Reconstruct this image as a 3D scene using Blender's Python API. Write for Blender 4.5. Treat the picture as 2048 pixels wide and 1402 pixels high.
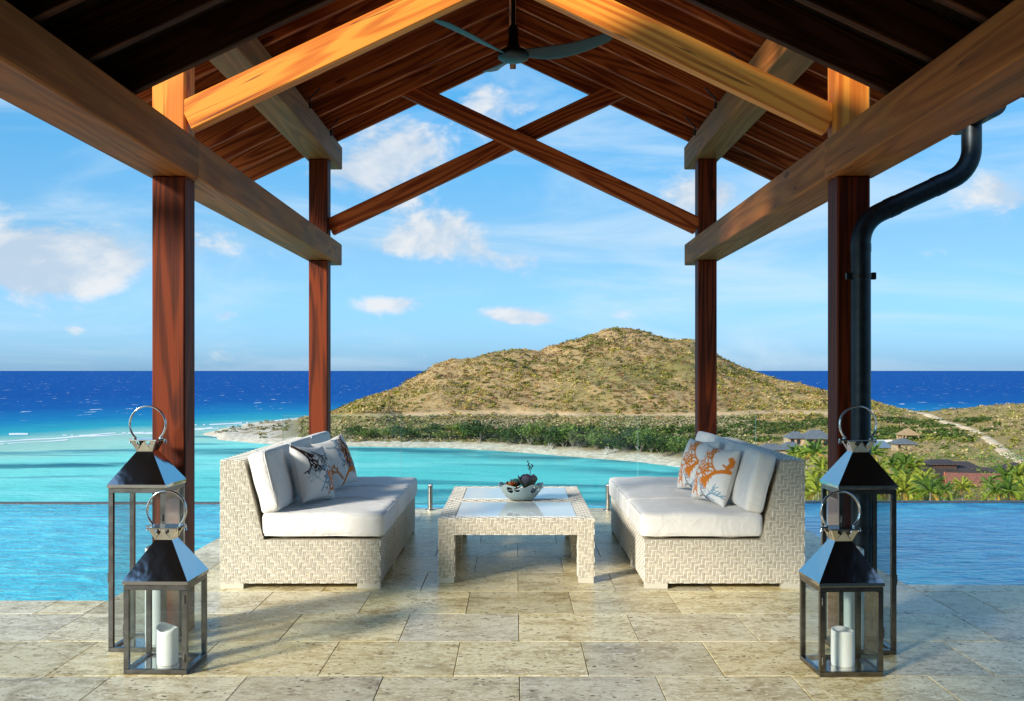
import bpy, bmesh, math, random
import numpy as np
from mathutils import Vector, Matrix, Euler

# ------------------------------------------------------------------ reset, camera, light
for o in list(bpy.data.objects):
    bpy.data.objects.remove(o)
scene = bpy.context.scene
COL = scene.collection
R = math.radians
F, CX, HY, EYE = 2080.0, 1030.0, 741.0, 1.36        # focal length and vanishing point in photo pixels, eye height

cam_d = bpy.data.cameras.new('camera')
cam = bpy.data.objects.new('camera', cam_d)
COL.objects.link(cam)
cam.location = (0, 0, EYE)
cam.rotation_euler = (R(90), 0, 0)
cam_d.sensor_width = 36.0
cam_d.lens = 36.0 * F / 2048.0
cam_d.shift_x = (1024 - CX) / 2048.0
cam_d.shift_y = (HY - 701) / 2048.0
cam_d.clip_start = 0.05
cam_d.clip_end = 200000
scene.camera = cam

SUN_DIR = Vector((0.95, 1.0, -0.51)).normalized()    # the way the sunlight travels
sun_el = math.asin(-SUN_DIR.z)
sun_az = math.atan2(-SUN_DIR.x, -SUN_DIR.y)           # azimuth of the sun, from +Y towards +X
sun_d = bpy.data.lights.new('sun', 'SUN')
sun_d.energy = 3.3
sun_d.angle = R(9.0)
sun_d.color = (1.0, 0.92, 0.79)
sun = bpy.data.objects.new('sun', sun_d)
COL.objects.link(sun)
sun.rotation_euler = SUN_DIR.to_track_quat('-Z', 'Y').to_euler()

scene.view_settings.view_transform = 'Standard'
scene.view_settings.look = 'None'
scene.view_settings.exposure = 0.9
scene.view_settings.gamma = 1.0
scene.view_settings.use_curve_mapping = False
scene.cycles.max_bounces = 9
scene.cycles.diffuse_bounces = 5
scene.cycles.glossy_bounces = 5
scene.cycles.transparent_max_bounces = 24
scene.cycles.sample_clamp_indirect = 6.0
scene.cycles.use_denoising = True


def nd(nt, typ, **kw):
    n = nt.nodes.new(typ)
    for k, v in kw.items():
        setattr(n, k, v)
    return n


def mth(nt, op, a, b=None, c=None, clamp=False):
    n = nt.nodes.new('ShaderNodeMath')
    n.operation = op
    n.use_clamp = clamp
    for i, v in enumerate((a, b, c)):
        if v is None:
            continue
        if isinstance(v, (int, float)):
            n.inputs[i].default_value = v
        else:
            nt.links.new(v, n.inputs[i])
    return n.outputs[0]


def mixc(nt, fac, a, b, mode='MIX'):
    n = nt.nodes.new('ShaderNodeMix')
    n.data_type = 'RGBA'
    n.blend_type = mode
    n.clamp_factor = True
    for sock, v in ((n.inputs[0], fac), (n.inputs[6], a), (n.inputs[7], b)):
        if isinstance(v, (int, float)):
            sock.default_value = v
        elif isinstance(v, tuple):
            sock.default_value = (v[0], v[1], v[2], 1.0)
        else:
            nt.links.new(v, sock)
    return n.outputs[2]


def ramp(nt, fac, stops, interp='LINEAR'):
    n = nt.nodes.new('ShaderNodeValToRGB')
    n.color_ramp.interpolation = interp
    e = n.color_ramp.elements
    while len(e) < len(stops):
        e.new(0.5)
    for i, (p, c) in enumerate(stops):
        e[i].position = p
        e[i].color = (c, c, c, 1) if isinstance(c, (int, float)) else (c[0], c[1], c[2], 1)
    nt.links.new(fac, n.inputs[0])
    return n.outputs[0]


def maprange(nt, v, a, b, c=0.0, d=1.0, smooth=True):
    n = nt.nodes.new('ShaderNodeMapRange')
    n.interpolation_type = 'SMOOTHSTEP' if smooth else 'LINEAR'
    nt.links.new(v, n.inputs[0])
    for i, x in zip((1, 2, 3, 4), (a, b, c, d)):
        n.inputs[i].default_value = x
    return n.outputs[0]


def vscale(nt, vec, s, off=None):
    n = nt.nodes.new('ShaderNodeVectorMath')
    n.operation = 'MULTIPLY'
    nt.links.new(vec, n.inputs[0])
    n.inputs[1].default_value = s
    if off is None:
        return n.outputs[0]
    m = nt.nodes.new('ShaderNodeVectorMath')
    m.operation = 'ADD'
    nt.links.new(n.outputs[0], m.inputs[0])
    if isinstance(off, tuple):
        m.inputs[1].default_value = off
    else:
        nt.links.new(off, m.inputs[1])
    return m.outputs[0]


def noise(nt, vec, scale, detail=4.0, rough=0.55, dist=0.0, out=0):
    n = nt.nodes.new('ShaderNodeTexNoise')
    n.inputs['Scale'].default_value = scale
    n.inputs['Detail'].default_value = detail
    n.inputs['Roughness'].default_value = rough
    n.inputs['Distortion'].default_value = dist
    if vec is not None:
        nt.links.new(vec, n.inputs['Vector'])
    return n.outputs[out]


# ---- sky
world = bpy.data.worlds.new('World')
scene.world = world
world.use_nodes = True
wt = world.node_tree
wt.nodes.clear()
w_out = nd(wt, 'ShaderNodeOutputWorld')
w_bg = nd(wt, 'ShaderNodeBackground')
sky = nd(wt, 'ShaderNodeTexSky')
sky.sky_type = 'NISHITA'
sky.sun_disc = False
sky.sun_elevation = sun_el
sky.sun_rotation = sun_az
sky.altitude = 0
sky.air_density = 1.0
sky.dust_density = 0.6
sky.ozone_density = 3.0
SKY_STRENGTH = 0.15
tc = nd(wt, 'ShaderNodeTexCoord')
sep = nd(wt, 'ShaderNodeSeparateXYZ')
wt.links.new(tc.outputs['Generated'], sep.inputs[0])
az = mth(wt, 'ARCTAN2', sep.outputs[0], sep.outputs[1])
el = mth(wt, 'ARCSINE', sep.outputs[2])
comb = nd(wt, 'ShaderNodeCombineXYZ')
wt.links.new(az, comb.inputs[0])
wt.links.new(el, comb.inputs[1])
cvec = vscale(wt, comb.outputs[0], (1.0, 1.7, 1.0))
cl_n = noise(wt, cvec, 8.5, 10.0, 0.62, 0.35)
cl_up = noise(wt, vscale(wt, comb.outputs[0], (1.0, 1.7, 1.0), (0.0, 0.035, 0.0)), 7.5, 5.0, 0.5, 0.25)
wisp = noise(wt, vscale(wt, comb.outputs[0], (1.0, 5.0, 1.0), (3.1, 0.0, 0.7)), 3.2, 8.0, 0.6, 0.8)
BLOBS = [(20, 500, 150, 70, 0.34), (170, 530, 110, 55, 0.24), (90, 560, 190, 30, 0.12),
         (860, 455, 90, 55, 0.30), (790, 495, 130, 28, 0.20), (800, 290, 130, 75, 0.25), (730, 340, 110, 40, 0.12),
         (1010, 520, 140, 30, 0.15), (785, 607, 70, 20, 0.27), (1010, 628, 75, 20, 0.30), (1080, 640, 50, 12, 0.2),
         (1410, 385, 85, 45, 0.26), (2020, 375, 80, 40, 0.27), (1850, 505, 80, 16, 0.14), (970, 215, 60, 55, 0.20),
         (150, 662, 22, 14, 0.24), (450, 630, 40, 14, 0.2), (1350, 480, 60, 40, 0.14), (1070, 215, 60, 26, 0.14),
         (350, 480, 120, 30, 0.06), (530, 390, 150, 60, 0.08), (1240, 625, 30, 14, 0.18)]
total = None
for (u, y, ru, ry, amp) in BLOBS:
    a0 = math.atan((u - CX) / F)
    e0 = math.atan((HY - y) / F * math.cos(a0))
    da = mth(wt, 'MULTIPLY', mth(wt, 'SUBTRACT', az, a0), F / ru)
    de = mth(wt, 'MULTIPLY', mth(wt, 'SUBTRACT', el, e0), F / ry)
    q = mth(wt, 'ADD', mth(wt, 'MULTIPLY', da, da), mth(wt, 'MULTIPLY', de, de))
    g = mth(wt, 'MULTIPLY', mth(wt, 'EXPONENT', mth(wt, 'MULTIPLY', q, -0.9)), amp)
    total = g if total is None else mth(wt, 'ADD', total, g)
dens = mth(wt, 'ADD', cl_n, total)
cl_mask = maprange(wt, dens, 0.61, 0.80)
# lit from above: brighter where the cloud thins out towards its top
top = maprange(wt, mth(wt, 'SUBTRACT', cl_n, cl_up), -0.10, 0.12)
up = maprange(wt, el, 0.0, 0.6, 0.0, 1.0, False)
cl_col = mixc(wt, top, (0.60, 0.72, 0.86), (0.98, 0.97, 0.96))
sky_hsv = nd(wt, 'ShaderNodeHueSaturation')
sky_hsv.inputs['Saturation'].default_value = 1.0
wt.links.new(sky.outputs[0], sky_hsv.inputs['Color'])
sky_rad = nd(wt, 'ShaderNodeVectorMath', operation='SCALE')
wt.links.new(sky_hsv.outputs[0], sky_rad.inputs[0])
sky_rad.inputs['Scale'].default_value = SKY_STRENGTH
wisp_m = mth(wt, 'MULTIPLY', maprange(wt, wisp, 0.40, 0.75), 0.50)
sky_tint = ramp(wt, mth(wt, 'ABSOLUTE', el), [(0.0, (0.30, 0.56, 1.10)), (0.04, (0.32, 0.55, 0.94)), (0.12, (0.38, 0.54, 0.66)), (0.25, (0.25, 0.62, 0.75)), (0.5, (0.45, 0.80, 0.90)), (1.0, (0.75, 0.95, 1.05))])
sky_t = mixc(wt, 1.0, sky_rad.outputs[0], sky_tint, 'MULTIPLY')
anti = nd(wt, 'ShaderNodeVectorMath', operation='DOT_PRODUCT')      # how near a direction is to the point opposite the sun
wt.links.new(tc.outputs['Generated'], anti.inputs[0])
anti.inputs[1].default_value = SUN_DIR
sky_t2 = nd(wt, 'ShaderNodeVectorMath', operation='SCALE')
wt.links.new(sky_t, sky_t2.inputs[0])
wt.links.new(maprange(wt, anti.outputs['Value'], 0.25, 0.95, 1.0, 0.70), sky_t2.inputs['Scale'])
c1 = mixc(wt, wisp_m, sky_t2.outputs[0], (0.42, 0.49, 0.54))
cl_rad = nd(wt, 'ShaderNodeVectorMath', operation='SCALE')
wt.links.new(cl_col, cl_rad.inputs[0])
cl_rad.inputs['Scale'].default_value = 0.50
c2 = mixc(wt, mth(wt, 'MULTIPLY', cl_mask, 0.85), c1, cl_rad.outputs[0])
wt.links.new(c2, w_bg.inputs['Color'])
w_bg.inputs['Strength'].default_value = 1.0
wt.links.new(w_bg.outputs[0], w_out.inputs[0])
world.cycles.sampling_method = 'MANUAL'
world.cycles.sample_map_resolution = 1024

# ------------------------------------------------------------------ object helpers


def tag(o, label=None, cat=None, group=None, kind=None):
    if label: o['label'] = label
    if cat: o['category'] = cat
    if group: o['group'] = group
    if kind: o['kind'] = kind
    return o


def empty(name, loc=(0, 0, 0), rz=0.0, label=None, cat=None, group=None):
    o = bpy.data.objects.new(name, None)
    COL.objects.link(o)
    o.empty_display_size = 0.1
    o.location = loc
    o.rotation_euler = (0, 0, rz)
    return tag(o, label, cat, group)


def link(name, me, parent=None, M=None):
    """link a mesh; M is its matrix relative to the parent (identity when left out)"""
    o = bpy.data.objects.new(name, me)
    COL.objects.link(o)
    if parent is not None:
        o.parent = parent
    if M is not None:
        o.matrix_basis = M
    return o


def dup(o, parent=None):
    c = o.copy()
    COL.objects.link(c)
    if parent is not None:
        c.parent = parent
        c.matrix_basis = o.matrix_basis.copy()
    for ch in list(o.children):
        dup(ch, c)
    return c


class MB:
    """collects faces and builds ONE mesh"""

    def __init__(self):
        self.v, self.f, self.m, self.s = [], [], [], []

    def add(self, vs, fs, mi=0, smooth=False):
        b = len(self.v)
        self.v.extend([tuple(p) for p in vs])
        for f in fs:
            self.f.append([b + i for i in f])
            self.m.append(mi)
            self.s.append(smooth)

    def box(self, x0, x1, y0, y1, z0, z1, mi=0, c=0.0):
        if c <= 0:
            vs = [(x, y, z) for z in (z0, z1) for y in (y0, y1) for x in (x0, x1)]
            self.add(vs, [(0, 2, 3, 1), (4, 5, 7, 6), (0, 1, 5, 4), (2, 6, 7, 3), (0, 4, 6, 2), (1, 3, 7, 5)], mi)
            return
        # chamfered box: three rings
        def ring(z, i):
            return [(x0 + i, y0 + i, z), (x1 - i, y0 + i, z), (x1 - i, y1 - i, z), (x0 + i, y1 - i, z)]
        vs = ring(z0, c) + ring(z0 + c, 0) + ring(z1 - c, 0) + ring(z1, c)
        fs = [(3, 2, 1, 0), (12, 13, 14, 15)]
        for k in range(3):
            for i in range(4):
                j = (i + 1) % 4
                fs.append((k * 4 + i, k * 4 + j, k * 4 + 4 + j, k * 4 + 4 + i))
        self.add(vs, fs, mi)

    def lathe(self, prof, n=24, cx=0, cy=0, mi=0, smooth=True, cap=True):
        vs, fs = [], []
        for (r, z) in prof:
            for i in range(n):
                a = 2 * math.pi * i / n
                vs.append((cx + r * math.cos(a), cy + r * math.sin(a), z))
        for k in range(len(prof) - 1):
            for i in range(n):
                j = (i + 1) % n
                fs.append((k * n + i, k * n + j, k * n + n + j, k * n + n + i))
        self.add(vs, fs, mi, smooth)
        if cap:
            b = [(cx + prof[0][0] * math.cos(2 * math.pi * i / n), cy + prof[0][0] * math.sin(2 * math.pi * i / n), prof[0][1]) for i in range(n)]
            t = [(cx + prof[-1][0] * math.cos(2 * math.pi * i / n), cy + prof[-1][0] * math.sin(2 * math.pi * i / n), prof[-1][1]) for i in range(n)]
            self.add(b, [tuple(reversed(range(n)))], mi)
            self.add(t, [tuple(range(n))], mi)

    def tube(self, pts, rad, n=10, mi=0, smooth=True, cap=True, flat=None):
        """sweep a circle (or, with flat=(a,b,axis), an ellipse whose b axis follows 'axis') along pts"""
        P = [Vector(p) for p in pts]
        rads = rad if isinstance(rad, (list, tuple)) else [rad] * len(P)
        vs, fs = [], []
        prev = None
        for k, p in enumerate(P):
            t = (P[min(k + 1, len(P) - 1)] - P[max(k - 1, 0)]).normalized()
            if flat:
                b = Vector(flat[2])
                nrm = t.cross(b).normalized()
            else:
                if prev is None:
                    nrm = t.orthogonal().normalized()
                else:
                    nrm = (prev - t * prev.dot(t)).normalized()
                b = t.cross(nrm)
            prev = nrm
            for i in range(n):
                a = 2 * math.pi * i / n
                if flat:
                    q = p + nrm * (flat[0] * math.cos(a)) + b * (flat[1] * math.sin(a))
                else:
                    q = p + (nrm * math.cos(a) + b * math.sin(a)) * rads[k]
                vs.append(q)
        for k in range(len(P) - 1):
            for i in range(n):
                j = (i + 1) % n
                fs.append((k * n + i, k * n + j, k * n + n + j, k * n + n + i))
        self.add(vs, fs, mi, smooth)
        if cap:
            self.add(vs[:n], [tuple(reversed(range(n)))], mi)
            self.add(vs[-n:], [tuple(range(n))], mi)

    def mesh(self, name, mats):
        me = bpy.data.meshes.new(name)
        me.from_pydata(self.v, [], self.f)
        for m in (mats if isinstance(mats, (list, tuple)) else [mats]):
            me.materials.append(m)
        me.polygons.foreach_set('material_index', self.m)
        me.polygons.foreach_set('use_smooth', self.s)
        me.update()
        return me

    def build(self, name, mats, parent=None, M=None):
        return link(name, self.mesh(name, mats), parent, M)


def np_mesh(name, verts, faces, mats, mat_idx=None, col=None, smooth=False):
    """verts (N,3), faces (M,k) equal sized; col (N,3) point colours"""
    me = bpy.data.meshes.new(name)
    verts = np.asarray(verts, dtype=np.float32)
    faces = np.asarray(faces, dtype=np.int32)
    n, k = faces.shape
    me.vertices.add(len(verts))
    me.vertices.foreach_set('co', verts.ravel())
    me.loops.add(n * k)
    me.loops.foreach_set('vertex_index', faces.ravel())
    me.polygons.add(n)
    me.polygons.foreach_set('loop_start', np.arange(0, n * k, k, dtype=np.int32))
    me.polygons.foreach_set('loop_total', np.full(n, k, dtype=np.int32))
    if mat_idx is not None:
        me.polygons.foreach_set('material_index', np.asarray(mat_idx, dtype=np.int32))
    me.polygons.foreach_set('use_smooth', np.full(n, smooth, dtype=bool))
    for m in (mats if isinstance(mats, (list, tuple)) else [mats]):
        me.materials.append(m)
    me.update(calc_edges=True)
    if col is not None:
        a = me.color_attributes.new('Col', 'FLOAT_COLOR', 'POINT')
        c4 = np.ones((len(verts), 4), dtype=np.float32)
        c4[:, :3] = col
        a.data.foreach_set('color', c4.ravel())
    me.validate()
    return me


def bar_mesh(name, L, w, h, mat, c=0.006):
    m = MB()
    m.box(0, L, -w / 2, w / 2, -h / 2, h / 2, 0, c)
    return m.mesh(name, mat)


def bar_matrix(p0, p1, up=(0, 0, 1)):
    p0, p1 = Vector(p0), Vector(p1)
    x = (p1 - p0).normalized()
    u = Vector(up)
    if abs(x.dot(u)) > 0.98:
        u = Vector((0, 1, 0))
    yv = u.cross(x).normalized()
    zv = x.cross(yv)
    M = Matrix((x, yv, zv)).transposed().to_4x4()
    M.translation = p0
    return M


def bar(name, p0, p1, w, h, mat, root, c=0.006, me=None, up=(0, 0, 1)):
    L = (Vector(p1) - Vector(p0)).length
    if me is None:
        me = bar_mesh(name, L, w, h, mat, c)
    return link(name, me, root, root.matrix_basis.inverted() @ bar_matrix(p0, p1, up))

# ------------------------------------------------------------------ materials


def new_mat(name):
    m = bpy.data.materials.new(name)
    m.use_nodes = True
    nt = m.node_tree
    bs = nt.nodes['Principled BSDF']
    return m, nt, bs


def setp(bs, **kw):
    names = {'rough': 'Roughness', 'metal': 'Metallic', 'spec': 'Specular IOR Level', 'ior': 'IOR', 'coat': 'Coat Weight', 'sheen': 'Sheen Weight', 'trans': 'Transmission Weight', 'sss': 'Subsurface Weight'}
    for k, v in kw.items():
        if k == 'base':
            bs.inputs['Base Color'].default_value = (v[0], v[1], v[2], 1)
        else:
            bs.inputs[names[k]].default_value = v


def bump(nt, bs, h, strength=0.3, dist=0.01):
    b = nt.nodes.new('ShaderNodeBump')
    b.inputs['Strength'].default_value = strength
    b.inputs['Distance'].default_value = dist
    nt.links.new(h, b.inputs['Height'])
    nt.links.new(b.outputs[0], bs.inputs['Normal'])


def obj_co(nt):
    return nt.nodes.new('ShaderNodeTexCoord').outputs['Object']


def obj_rand(nt):
    return nt.nodes.new('ShaderNodeObjectInfo').outputs['Random']


def wood(name, dark, light, stain=None, rough=0.5, rings=34.0, stain_amt=0.6, ring_amt=0.38):
    m, nt, bs = new_mat(name)
    rnd = obj_rand(nt)
    off = nd(nt, 'ShaderNodeCombineXYZ')
    for i, k in enumerate((37.0, 11.0, 23.0)):
        nt.links.new(mth(nt, 'MULTIPLY', rnd, k), off.inputs[i])
    co = obj_co(nt)
    v = vscale(nt, co, (0.40, 6.0, 6.0), off.outputs[0])
    n1 = noise(nt, v, 1.0, 1.5, 0.4, 0.15)
    ring = mth(nt, 'SINE', mth(nt, 'MULTIPLY', n1, rings * 2.2))
    ring = maprange(nt, ring, -1, 1)
    fine = noise(nt, vscale(nt, co, (2.0, 75.0, 75.0), off.outputs[0]), 1.0, 3.0, 0.65)
    blot = noise(nt, vscale(nt, co, (1.2, 2.5, 2.5), off.outputs[0]), 1.0, 5.0, 0.6)
    f = mth(nt, 'ADD', mth(nt, 'ADD', (0.38 - ring_amt) * 0.5, mth(nt, 'MULTIPLY', ring, ring_amt)), mth(nt, 'ADD', mth(nt, 'MULTIPLY', fine, 0.62), mth(nt, 'MULTIPLY', blot, 0.26)))
    col = ramp(nt, f, [(0.34, dark), (0.78, light)])
    if stain:
        sm = noise(nt, vscale(nt, co, (0.9, 5.0, 5.0), off.outputs[0]), 1.3, 6.0, 0.65, 0.5)
        col = mixc(nt, mth(nt, 'MULTIPLY', maprange(nt, sm, 0.42, 0.68), stain_amt), col, stain)
    # drying cracks running with the grain
    ck = noise(nt, vscale(nt, co, (0.30, 17.0, 17.0), off.outputs[0]), 1.0, 2.0, 0.5, 0.1)
    ckm = maprange(nt, mth(nt, 'ABSOLUTE', mth(nt, 'SUBTRACT', ck, 0.52)), 0.0, 0.010, 1.0, 0.0)
    ckm = mth(nt, 'MULTIPLY', ckm, maprange(nt, noise(nt, vscale(nt, co, (0.9, 6.0, 6.0), off.outputs[0]), 1.0, 2.0, 0.5), 0.48, 0.60))
    col = mixc(nt, mth(nt, 'MULTIPLY', ckm, 0.85), col, (dark[0] * .25, dark[1] * .25, dark[2] * .25))
    # knots
    vo = nd(nt, 'ShaderNodeTexVoronoi')
    vo.inputs['Scale'].default_value = 1.0
    nt.links.new(vscale(nt, co, (1.3, 4.2, 4.2), off.outputs[0]), vo.inputs['Vector'])
    knot = maprange(nt, vo.outputs['Distance'], 0.05, 0.10, 1.0, 0.0)
    col = mixc(nt, mth(nt, 'MULTIPLY', knot, 0.75), col, (dark[0] * .35, dark[1] * .35, dark[2] * .35))
    hs = nd(nt, 'ShaderNodeHueSaturation')
    nt.links.new(col, hs.inputs['Color'])
    nt.links.new(mth(nt, 'ADD', mth(nt, 'MULTIPLY', rnd, 0.34), 0.83), hs.inputs['Value'])
    nt.links.new(hs.outputs[0], bs.inputs['Base Color'])
    nt.links.new(mth(nt, 'ADD', mth(nt, 'MULTIPLY', blot, 0.3), rough - 0.15), bs.inputs['Roughness'])
    bump(nt, bs, mth(nt, 'ADD', fine, mth(nt, 'MULTIPLY', ring, 0.4)), 0.22, 0.003)
    setp(bs, spec=0.18)
    return m


M_post = wood('cedar_post', (0.045, 0.007, 0.0015), (0.165, 0.026, 0.004), rough=0.6)
M_rafter = wood('cedar_rafter', (0.20, 0.024, 0.005), (0.56, 0.120, 0.027), rough=0.75)
M_beam = wood('weathered_beam', (0.20, 0.055, 0.009), (0.46, 0.150, 0.028), stain=(0.20, 0.105, 0.020), rough=0.65, rings=20, stain_amt=0.5, ring_amt=0.22)
M_brace = wood('honey_timber', (0.55, 0.120, 0.010), (0.87, 0.30, 0.034), rough=0.5, rings=26)
M_rafter_shaded = wood('shade_toned_cedar_rafter', (0.030, 0.008, 0.003), (0.10, 0.032, 0.011), rough=0.8)  # same cedar as the upper rafters; the lower roof's shade is in the colour
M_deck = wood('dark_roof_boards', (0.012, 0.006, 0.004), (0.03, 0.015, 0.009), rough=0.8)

# travertine
def travertine():
    m, nt, bs = new_mat('travertine')
    rnd = obj_rand(nt)
    off = nd(nt, 'ShaderNodeCombineXYZ')
    for i, k in enumerate((53.0, 31.0, 17.0)):
        nt.links.new(mth(nt, 'MULTIPLY', rnd, k), off.inputs[i])
    co = obj_co(nt)
    v = vscale(nt, co, (1.0, 1.5, 1.0), off.outputs[0])
    big = noise(nt, v, 3.2, 6.0, 0.68, 0.8)
    med = noise(nt, v, 20.0, 6.0, 0.75, 1.0)
    col = ramp(nt, big, [(0.35, (0.42, 0.310, 0.135)), (0.46, (0.66, 0.545, 0.295)), (0.59, (0.84, 0.745, 0.48))])
    col = mixc(nt, maprange(nt, med, 0.50, 0.60), col, (0.89, 0.81, 0.58))
    col = mixc(nt, mth(nt, 'MULTIPLY', maprange(nt, med, 0.475, 0.36), 0.75), col, (0.30, 0.215, 0.09))
    # open pores
    pv = vscale(nt, co, (1.0, 1.35, 1.0), off.outputs[0])
    warp = noise(nt, pv, 30.0, 3.0, 0.6, 0.0, 1)
    wv = nd(nt, 'ShaderNodeVectorMath', operation='MULTIPLY_ADD')
    nt.links.new(warp, wv.inputs[0])
    wv.inputs[1].default_value = (0.03, 0.03, 0.03)
    nt.links.new(pv, wv.inputs[2])
    vo = nd(nt, 'ShaderNodeTexVoronoi')
    vo.inputs['Scale'].default_value = 32.0
    nt.links.new(wv.outputs[0], vo.inputs['Vector'])
    cellr = nd(nt, 'ShaderNodeSeparateColor')
    nt.links.new(vo.outputs['Color'], cellr.inputs[0])
    dens_n = noise(nt, v, 5.0, 4.0, 0.6)
    rad = mth(nt, 'MULTIPLY', maprange(nt, dens_n, 0.36, 0.66, 0.06, 0.42), cellr.outputs[0])
    pit = maprange(nt, mth(nt, 'SUBTRACT', vo.outputs['Distance'], rad), 0.0, 0.07, 1.0, 0.0)
    pit = mth(nt, 'MULTIPLY', pit, maprange(nt, cellr.outputs[1], 0.35, 0.6))
    fine = noise(nt, pv, 120.0, 3.0, 0.7)
    pit2 = maprange(nt, fine, 0.58, 0.66)
    pits = mth(nt, 'MAXIMUM', pit, mth(nt, 'MULTIPLY', pit2, 0.55))
    col = mixc(nt, mth(nt, 'MULTIPLY', pits, 0.9), col, (0.13, 0.10, 0.055))
    hs = nd(nt, 'ShaderNodeHueSaturation')
    nt.links.new(col, hs.inputs['Color'])
    nt.links.new(mth(nt, 'ADD', mth(nt, 'MULTIPLY', rnd, 0.36), 0.80), hs.inputs['Value'])
    nt.links.new(mth(nt, 'ADD', mth(nt, 'MULTIPLY', mth(nt, 'FRACT', mth(nt, 'MULTIPLY', rnd, 7.3)), 0.35), 0.85), hs.inputs['Saturation'])
    nt.links.new(hs.outputs[0], bs.inputs['Base Color'])
    nt.links.new(mth(nt, 'ADD', mth(nt, 'MULTIPLY', big, 0.25), mth(nt, 'ADD', 0.20, mth(nt, 'MULTIPLY', pits, 0.4))), bs.inputs['Roughness'])
    hgt = mth(nt, 'SUBTRACT', mth(nt, 'MULTIPLY', med, 0.25), pits)
    bump(nt, bs, hgt, 0.35, 0.004)
    setp(bs, spec=0.3)
    return m


M_trav = travertine()
M_grout, nt, bs = new_mat('grout'); setp(bs, base=(0.26, 0.22, 0.15), rough=0.9)


def plain(name, base, rough=0.5, metal=0.0, spec=0.5, var=0.0, scale=20.0, bmp=0.0, col2=None):
    m, nt, bs = new_mat(name)
    setp(bs, base=base, rough=rough, metal=metal, spec=spec)
    if var or col2:
        n = noise(nt, obj_co(nt), scale, 5.0, 0.6)
        c2 = col2 or tuple(c * (1 - var) for c in base)
        nt.links.new(mixc(nt, maprange(nt, n, 0.35, 0.65), c2, base), bs.inputs['Base Color'])
        if bmp:
            bump(nt, bs, n, bmp, 0.004)
    return m


M_strand = plain('beige_strand', (0.57, 0.51, 0.40), 0.5, var=0.32, scale=55.0, spec=0.3)
M_white_strand = plain('white_strand', (0.82, 0.80, 0.73), 0.45, spec=0.3)
M_foot = plain('painted_foot', (0.55, 0.52, 0.43), 0.4)


def fabric(name, base):
    m, nt, bs = new_mat(name)
    co = obj_co(nt)
    fold = noise(nt, vscale(nt, co, (3.0, 3.0, 3.0)), 1.6, 4.0, 0.55, 0.6)
    weave = noise(nt, co, 420.0, 2.0, 0.5)
    c = mixc(nt, maprange(nt, fold, 0.3, 0.7), tuple(x * 0.92 for x in base), base)
    nt.links.new(c, bs.inputs['Base Color'])
    setp(bs, rough=0.85, sheen=0.15, spec=0.2)
    crease = noise(nt, vscale(nt, co, (4.0, 9.0, 5.0)), 1.5, 5.0, 0.6, 1.2)
    bump(nt, bs, mth(nt, 'ADD', mth(nt, 'ADD', mth(nt, 'MULTIPLY', fold, 3.0), mth(nt, 'MULTIPLY', crease, 1.6)), mth(nt, 'MULTIPLY', weave, 0.15)), 0.45, 0.012)
    return m


M_fabric = fabric('white_canvas', (0.80, 0.775, 0.73))
M_steel, nt, bs = new_mat('polished_steel')
setp(bs, base=(0.62, 0.60, 0.57), rough=0.10, metal=1.0)
bump(nt, bs, noise(nt, obj_co(nt), 9.0, 2.0, 0.4, 0.4), 0.10, 0.02)
M_steel2, nt, bs = new_mat('aged_steel')
n_ = noise(nt, obj_co(nt), 25.0, 5.0, 0.6)
nt.links.new(mixc(nt, maprange(nt, n_, 0.35, 0.65), (0.15, 0.14, 0.13), (0.22, 0.21, 0.20)), bs.inputs['Base Color'])
setp(bs, rough=0.26, metal=1.0)
M_wax, nt, bs = new_mat('white_wax')
setp(bs, base=(0.88, 0.88, 0.83), rough=0.5, sss=0.25)
bs.inputs['Subsurface Radius'].default_value = (0.02, 0.02, 0.015)
M_dark_metal = plain('dark_patina_metal', (0.022, 0.032, 0.040), 0.40, 0.5, var=0.45, scale=14.0)
M_fan = plain('bronze_green_fan', (0.030, 0.038, 0.033), 0.45, 0.1)
M_black = plain('black_metal', (0.012, 0.012, 0.012), 0.4, 0.4)
M_bollard = plain('brushed_steel', (0.42, 0.40, 0.36), 0.3, 1.0)


def pane_mat(name, tint, edge=False, refl=1.0):
    m, nt, bs = new_mat(name)
    nt.nodes.remove(bs)
    out = [n for n in nt.nodes if n.type == 'OUTPUT_MATERIAL'][0]
    tr = nd(nt, 'ShaderNodeBsdfTransparent'); tr.inputs[0].default_value = (*tint, 1)
    gl = nd(nt, 'ShaderNodeBsdfGlossy'); gl.inputs['Roughness'].default_value = 0.02
    ge = nd(nt, 'ShaderNodeNewGeometry')
    dt = nd(nt, 'ShaderNodeVectorMath', operation='DOT_PRODUCT')
    nt.links.new(ge.outputs['Incoming'], dt.inputs[0]); nt.links.new(ge.outputs['Normal'], dt.inputs[1])
    om = mth(nt, 'SUBTRACT', 1.0, mth(nt, 'ABSOLUTE', dt.outputs['Value']), clamp=True)
    fr = mth(nt, 'ADD', 0.035, mth(nt, 'MULTIPLY', mth(nt, 'POWER', om, 5.0), 0.9))
    mx = nd(nt, 'ShaderNodeMixShader')
    nt.links.new(mth(nt, 'MULTIPLY', fr, refl), mx.inputs[0])
    nt.links.new(tr.outputs[0], mx.inputs[1])
    nt.links.new(gl.outputs[0], mx.inputs[2])
    nt.links.new(mx.outputs[0], out.inputs[0])
    return m


M_pane = pane_mat('clear_glass', (0.95, 0.97, 0.97))
M_rail_glass = pane_mat('rail_glass', (0.95, 0.985, 0.975))
M_glass_edge, nt, bs = new_mat('green_glass_edge'); setp(bs, base=(0.35, 0.62, 0.58), rough=0.2)
M_table_glass, nt, bs = new_mat('white_backed_glass')
setp(bs, base=(0.88, 0.95, 0.93), rough=0.015, spec=0.5)


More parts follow.
